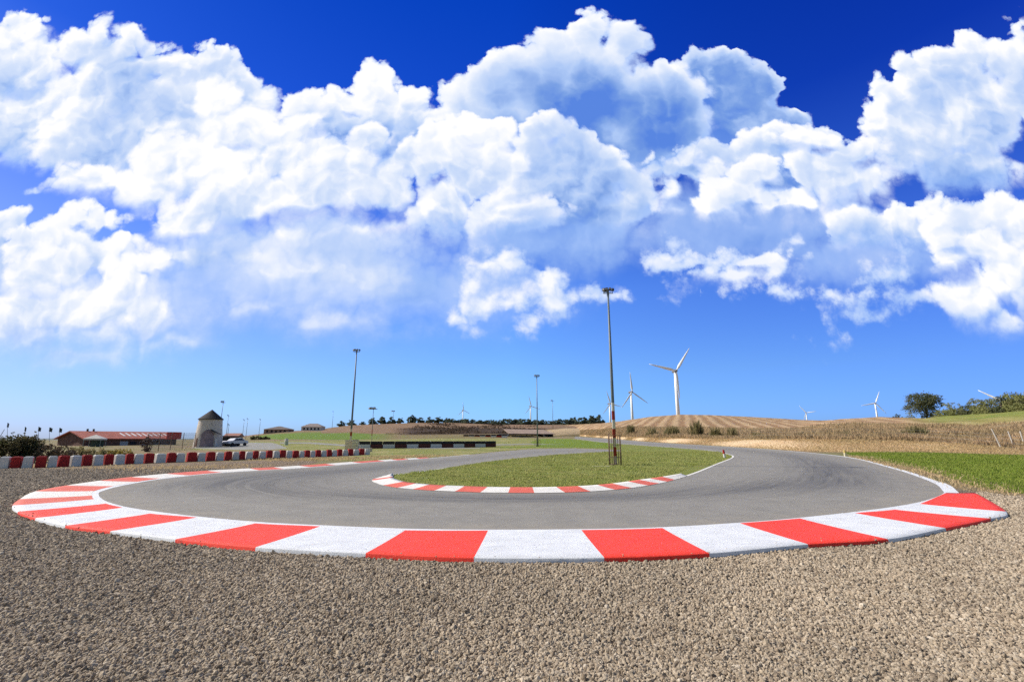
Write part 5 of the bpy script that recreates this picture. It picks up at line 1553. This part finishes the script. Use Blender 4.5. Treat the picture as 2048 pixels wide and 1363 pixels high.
def car():
    b = at(470, 891.5)
    t = thing('parked_car', 'pale silver car parked beside the dark hut', 'car', b, 1.2)
    M_CAR = plain('silver_car_paint', (0.52, 0.53, 0.56), 0.3, 0.05, 1.0, metal=0.2, spec=0.5)
    prof = [(-2.0, 0.42), (-2.03, 0.78), (-1.85, 0.92), (-1.15, 0.98), (-0.55, 1.40), (0.65, 1.45), (1.35, 1.05), (1.95, 0.95), (2.05, 0.70), (2.02, 0.42)]
    m = MB(); vs = [(x, -0.82 + (0.10 if z > 1.2 else 0.0), z) for x, z in prof] + [(x, 0.82 - (0.10 if z > 1.2 else 0.0), z) for x, z in prof]; n = len(prof)
    m.add(vs, [tuple(range(n)), tuple(range(n, 2 * n))] + [(i, (i + 1) % n, n + (i + 1) % n, n + i) for i in range(n)]); m.build('body', M_CAR, t, bevel=0.05)
    m = MB(); m.add([(-0.98, -0.845, 1.02), (1.12, -0.845, 1.04), (0.62, -0.765, 1.36), (-0.50, -0.765, 1.33)], [(0, 1, 2, 3)]); m.build('window', M_DARK, t)
    for x in (-1.25, 1.3):
        for s in (-1, 1):
            m = MB(); m.tube([(x, s * 0.72, 0.32), (x, s * 0.88, 0.32)], 0.32, 16); w_ = m.build('wheel', M_RUBBER, t, bevel=0.03)
    for s in (-0.6, 0.6):
        m = MB(); m.box((2.05, s, 0.74), (0.05, 0.3, 0.14)); m.build('headlight', M_GLASS, t)
car()

def hill_house(pxl, pxr, base, eave, ridge, d, label, walls, roof, hip=0.3):
    a, b = deep(pxl, base, d), deep(pxr, base, d); o, rz, L = frame_between(a, b); k = mpp(d)
    t = thing('hill_house', label, 'house', (o.x, o.y, a.z - 1.0), rz, 'houses on the grassy hill')
    e = (base - eave) * k + 1.0; r = (base - ridge) * k + 1.0; W = L * 0.5
    m = MB(); m.box((L / 2, W / 2, e / 2), (L, W, e)); m.build('wall', walls, t)
    q = 0.5
    m = MB(); m.add([(-q, -q, e), (L + q, -q, e), (L + q, W + q, e), (-q, W + q, e), (L * hip, W / 2, r), (L * (1 - hip), W / 2, r)], [(0, 1, 5, 4), (2, 3, 4, 5), (0, 4, 3), (1, 2, 5), (3, 2, 1, 0)]); m.build('roof', roof, t)
    for i in range(5):
        m = MB(); m.box((L * (0.14 + 0.18 * i), -0.02, e * 0.55 + 0.4), (L * 0.08, 0.1, (e - 1) * 0.5)); m.build('window', M_DARK, t)
hill_house(602, 642, 861.5, 853.5, 847, 300, 'pale house with a hipped grey roof on top of the grassy hill', M_PALE, plain('grey_tile_roof', (0.23, 0.19, 0.18), 0.85, 0.2))
hill_house(527, 576, 866.5, 858.5, 852.5, 285, 'long dark-roofed house low on the left of the grassy hill', plain('pinkish_wall', (0.30, 0.20, 0.16), 0.85, 0.2), plain('dark_brown_roof', (0.13, 0.105, 0.10), 0.85, 0.2), 0.45)

def long_shed():
    d = 205; a, b = deep(1018, 873.5, d), deep(1107, 871.5, d + 14); o, rz, L = frame_between(a, b); k = mpp(d)
    t = thing('long_shed', 'long low shed with a brown roof and dark open front', 'shed', (o.x, o.y, a.z - 0.6), rz)
    e = 9 * k; r = 18 * k; W = 8.0
    m = MB(); m.box((L / 2, W, e / 2), (L, 0.2, e)); m.box((0.1, W / 2, e / 2), (0.2, W - 0.3, e)); m.box((L - 0.1, W / 2, e / 2), (0.2, W - 0.3, e)); m.build('wall', M_DARK, t)
    for i in range(9):
        m = MB(); m.box((L * (0.02 + 0.12 * i), 0.1, e / 2), (0.25, 0.25, e)); m.build('post', M_RUST, t)
    m = MB(); th = 0.15
    m.add([(-0.6, -0.7, e - .1), (L + .6, -0.7, e - .1), (L + .6, W + .4, r), (2.6, W + .4, r), (-0.6, -0.7, e - .1 + th), (L + .6, -0.7, e - .1 + th), (L + .6, W + .4, r + th), (2.6, W + .4, r + th)],
          [(0, 1, 2, 3), (4, 5, 6, 7), (0, 1, 5, 4), (1, 2, 6, 5), (2, 3, 7, 6), (3, 0, 4, 7)]); m.build('roof', plain('brown_sheet_roof', (0.30, 0.22, 0.17), 0.85, 0.25, 0.6), t)
long_shed()
# little block row far off beside the shed
pf = {0: make_wall_block(M_BLOCK_WHITE), 1: make_wall_block(M_BLOCK_RED)}; ff = {0: True, 1: True}
for i, x in enumerate([932, 943, 954, 965, 976, 987, 998, 1009]):
    c = (i + 1) % 2; p = deep(x, 875.2 - 0.01 * (x - 932), 198)
    o = pf[c] if ff[c] else copy_tree(pf[c]); ff[c] = False
    o.location = (p.x, p.y, p.z); o.scale = (2.2, 1.2, 0.92); o['group'] = 'blocks of the small far barrier'
    o['label'] = '%s block of the small far barrier left of the shed, %s from the left' % (('white', 'red')[c], ORD[i])

# ------------------------------------------------------------------ fences, flags, posts
def chain_fence():
    P = [deep(x, y, d) for x, y, d in ((292, 904, 62), (316, 901.5, 65), (340, 899, 69), (364, 897, 73), (388, 895, 77))]
    t = thing('chain_link_fence', 'tall chain link fence on posts between the building and the tower', 'fence', P[0])
    H = 2.4; o = P[0]
    for p in P:
        q = p - o; m = MB(); m.tube([(q.x, q.y, q.z - 0.3), (q.x, q.y, q.z + H)], 0.045, 6); m.build('post', M_RUST, t)
    m = MB()
    for p, p2 in zip(P, P[1:]):
        a, b = p - o, p2 - o; n = 16
        for i in range(n + 1):
            c = a.lerp(b, i / n); m.tube([(c.x, c.y, c.z + 0.05), (c.x, c.y, c.z + H - 0.05)], 0.012, 3, cap=False)
        for j in range(9):
            z = 0.08 + j * (H - 0.16) / 8; m.tube([(a.x, a.y, a.z + z), (b.x, b.y, b.z + z)], 0.012, 3, cap=False)
    m.build('mesh', M_STEEL, t)
chain_fence()
def flag(pxt, pyt, label, w=1.0, lean=0.0, d=125):
    b = deep(pxt - lean * 18, 884, d); top = deep(pxt, pyt, d)
    t = thing('flag_pole', label, 'flag', b, group='flags left of the red-roofed building')
    q = top - b
    m = MB(); m.tube([(0, 0, -0.3), tuple(q)], [0.055, 0.03], 6); m.build('pole', M_STEEL, t)
    k = mpp(d); fw, fh = 6.5 * k * w, 8 * k
    m = MB(); n = 6; vs = []
    for i in range(n + 1):
        u = i / n
        for z in (0, 1): vs.append((q.x + 0.04 + fw * u, q.y + 0.12 * math.sin(u * 6), q.z - fh * (1 - z) * (1 - 0.1 * u) - fh * 0.25 * u))
    front = [(2 * i, 2 * i + 2, 2 * i + 3, 2 * i + 1) for i in range(n)]
    m.add(vs, front); m.add([(x, y + 0.015, z) for x, y, z in vs], front); m.build('banner', plain('dark_flag_cloth', (0.045, 0.06, 0.065), 0.9, 0.2), t)
flag(15, 845, 'dark flag furthest left and highest, above the hedge', 0.6)
flag(50, 853, 'narrow dark flag, second from the left', 0.55)
flag(77, 853, 'dark flag, middle of the five', 0.9)
flag(99, 854, 'largest drooping dark flag, fourth from the left', 1.0)
flag(119, 855, 'dark flag nearest the red-roofed building', 0.9)
def leaning_pole():
    b = deep(-2, 876, 110); tp = deep(9, 858, 110)
    o = MB().tube([tuple(b - b), tuple(tp - b)], [0.07, 0.05], 6).build('leaning_pole', M_STEEL); o.location = b
    tag(o, 'short grey pole leaning over the hedge at the left edge', 'pole')
leaning_pole()

def marker(px, py, top, w, mats, label, name='marker_post', lean=0.0):
    b = at(px, py); h = deep(px, top, b.y).z - b.z; k = mpp(b.y)
    t = thing(name, label, 'marker post', b, group='marker posts beside the road')
    m = MB(); m.tube([(0, 0, -0.1), (lean, 0, h * 0.55)], w * k / 2, 10); m.build('lower_post', mats[0], t, smooth=False)
    m = MB(); m.tube([(lean, 0, h * 0.55), (lean * 1.6, 0, h)], [w * k / 2 * 0.92, w * k / 2 * 0.8], 10); m.build('upper_post', mats[1], t, smooth=False)
    return t
marker(1450, 916.5, 899, 4.5, (M_BLOCK_WHITE, M_BLOCK_RED), 'stubby white post with a red top on the infield tip', lean=-0.05)
marker(1690.5, 912.5, 899.5, 4, (M_POST, plain('yellow_post', (0.52, 0.40, 0.12), 0.7, 0.15)), 'short yellow marker post at the road edge on the right')
marker(572, 889.5, 876, 7, (plain('pale_green_board', (0.42, 0.47, 0.36), 0.8, 0.15), M_PALE), 'pale marshal post standing in the grass below the hill')
# a plank on the infield
pl_b = at(1202, 933.3)
o = MB().box((0, 0, 0.04), (1.15, 0.22, 0.06)).build('wooden_plank', plain('bleached_wood', (0.52, 0.48, 0.27), 0.85, 0.2), bevel=0.01); o.location = pl_b; o.rotation_euler = (0, 0, -0.04)
tag(o, 'pale wooden plank lying in the grass left of the banded pole', 'plank')

# wire fence along the foot of the scrub on the right
def wire_fence():
    xs = [1480, 1540, 1598, 1655, 1712, 1768, 1822, 1874, 1922, 1966, 2003, 2036, 2075, 2130, 2200]
    P = [E1(x) + Vector((0, 0.4, -0.1)) for x in xs]
    t = thing('wire_fence', 'wire fence on slim grey posts along the foot of the scrub', 'fence', P[0]); o = P[0]
    H = 1.7
    for p in P:
        q = p - o; m = MB(); m.tube([(q.x, q.y, q.z - 0.3), (q.x, q.y, q.z + H)], 0.022, 6); m.build('post', M_RUST, t)
    m = MB()
    for a, b in zip(P, P[1:]):
        for z in (0.35, 0.8, 1.25, 1.62):
            m.tube([tuple(a - o + Vector((0, 0, z))), tuple(b - o + Vector((0, 0, z)))], 0.006, 3, cap=False)
    m.build('wire', M_STEEL, t)
wire_fence()
def brace(px0, py0, px1, py1, d, label):
    a, b = deep(px0, py0, d), deep(px1, py1, d + 0.8)
    o = MB().tube([(0, 0, -0.1), tuple(b - a)], [0.075, 0.06], 7).build('leaning_post', M_CONC); o.location = a
    tag(o, label, 'post', 'leaning concrete posts on the right')
d_ = E1(2003).y
brace(2004, 898, 1983, 857, d_ - 0.5, 'long pale concrete post leaning left, right of the scrub')
brace(2030, 897, 2016, 862, d_ + 0.3, 'thin leaning post just right of the long pale one')
brace(2052, 899, 2040, 862, d_ + 0.1, 'thin leaning post at the right edge of the picture')
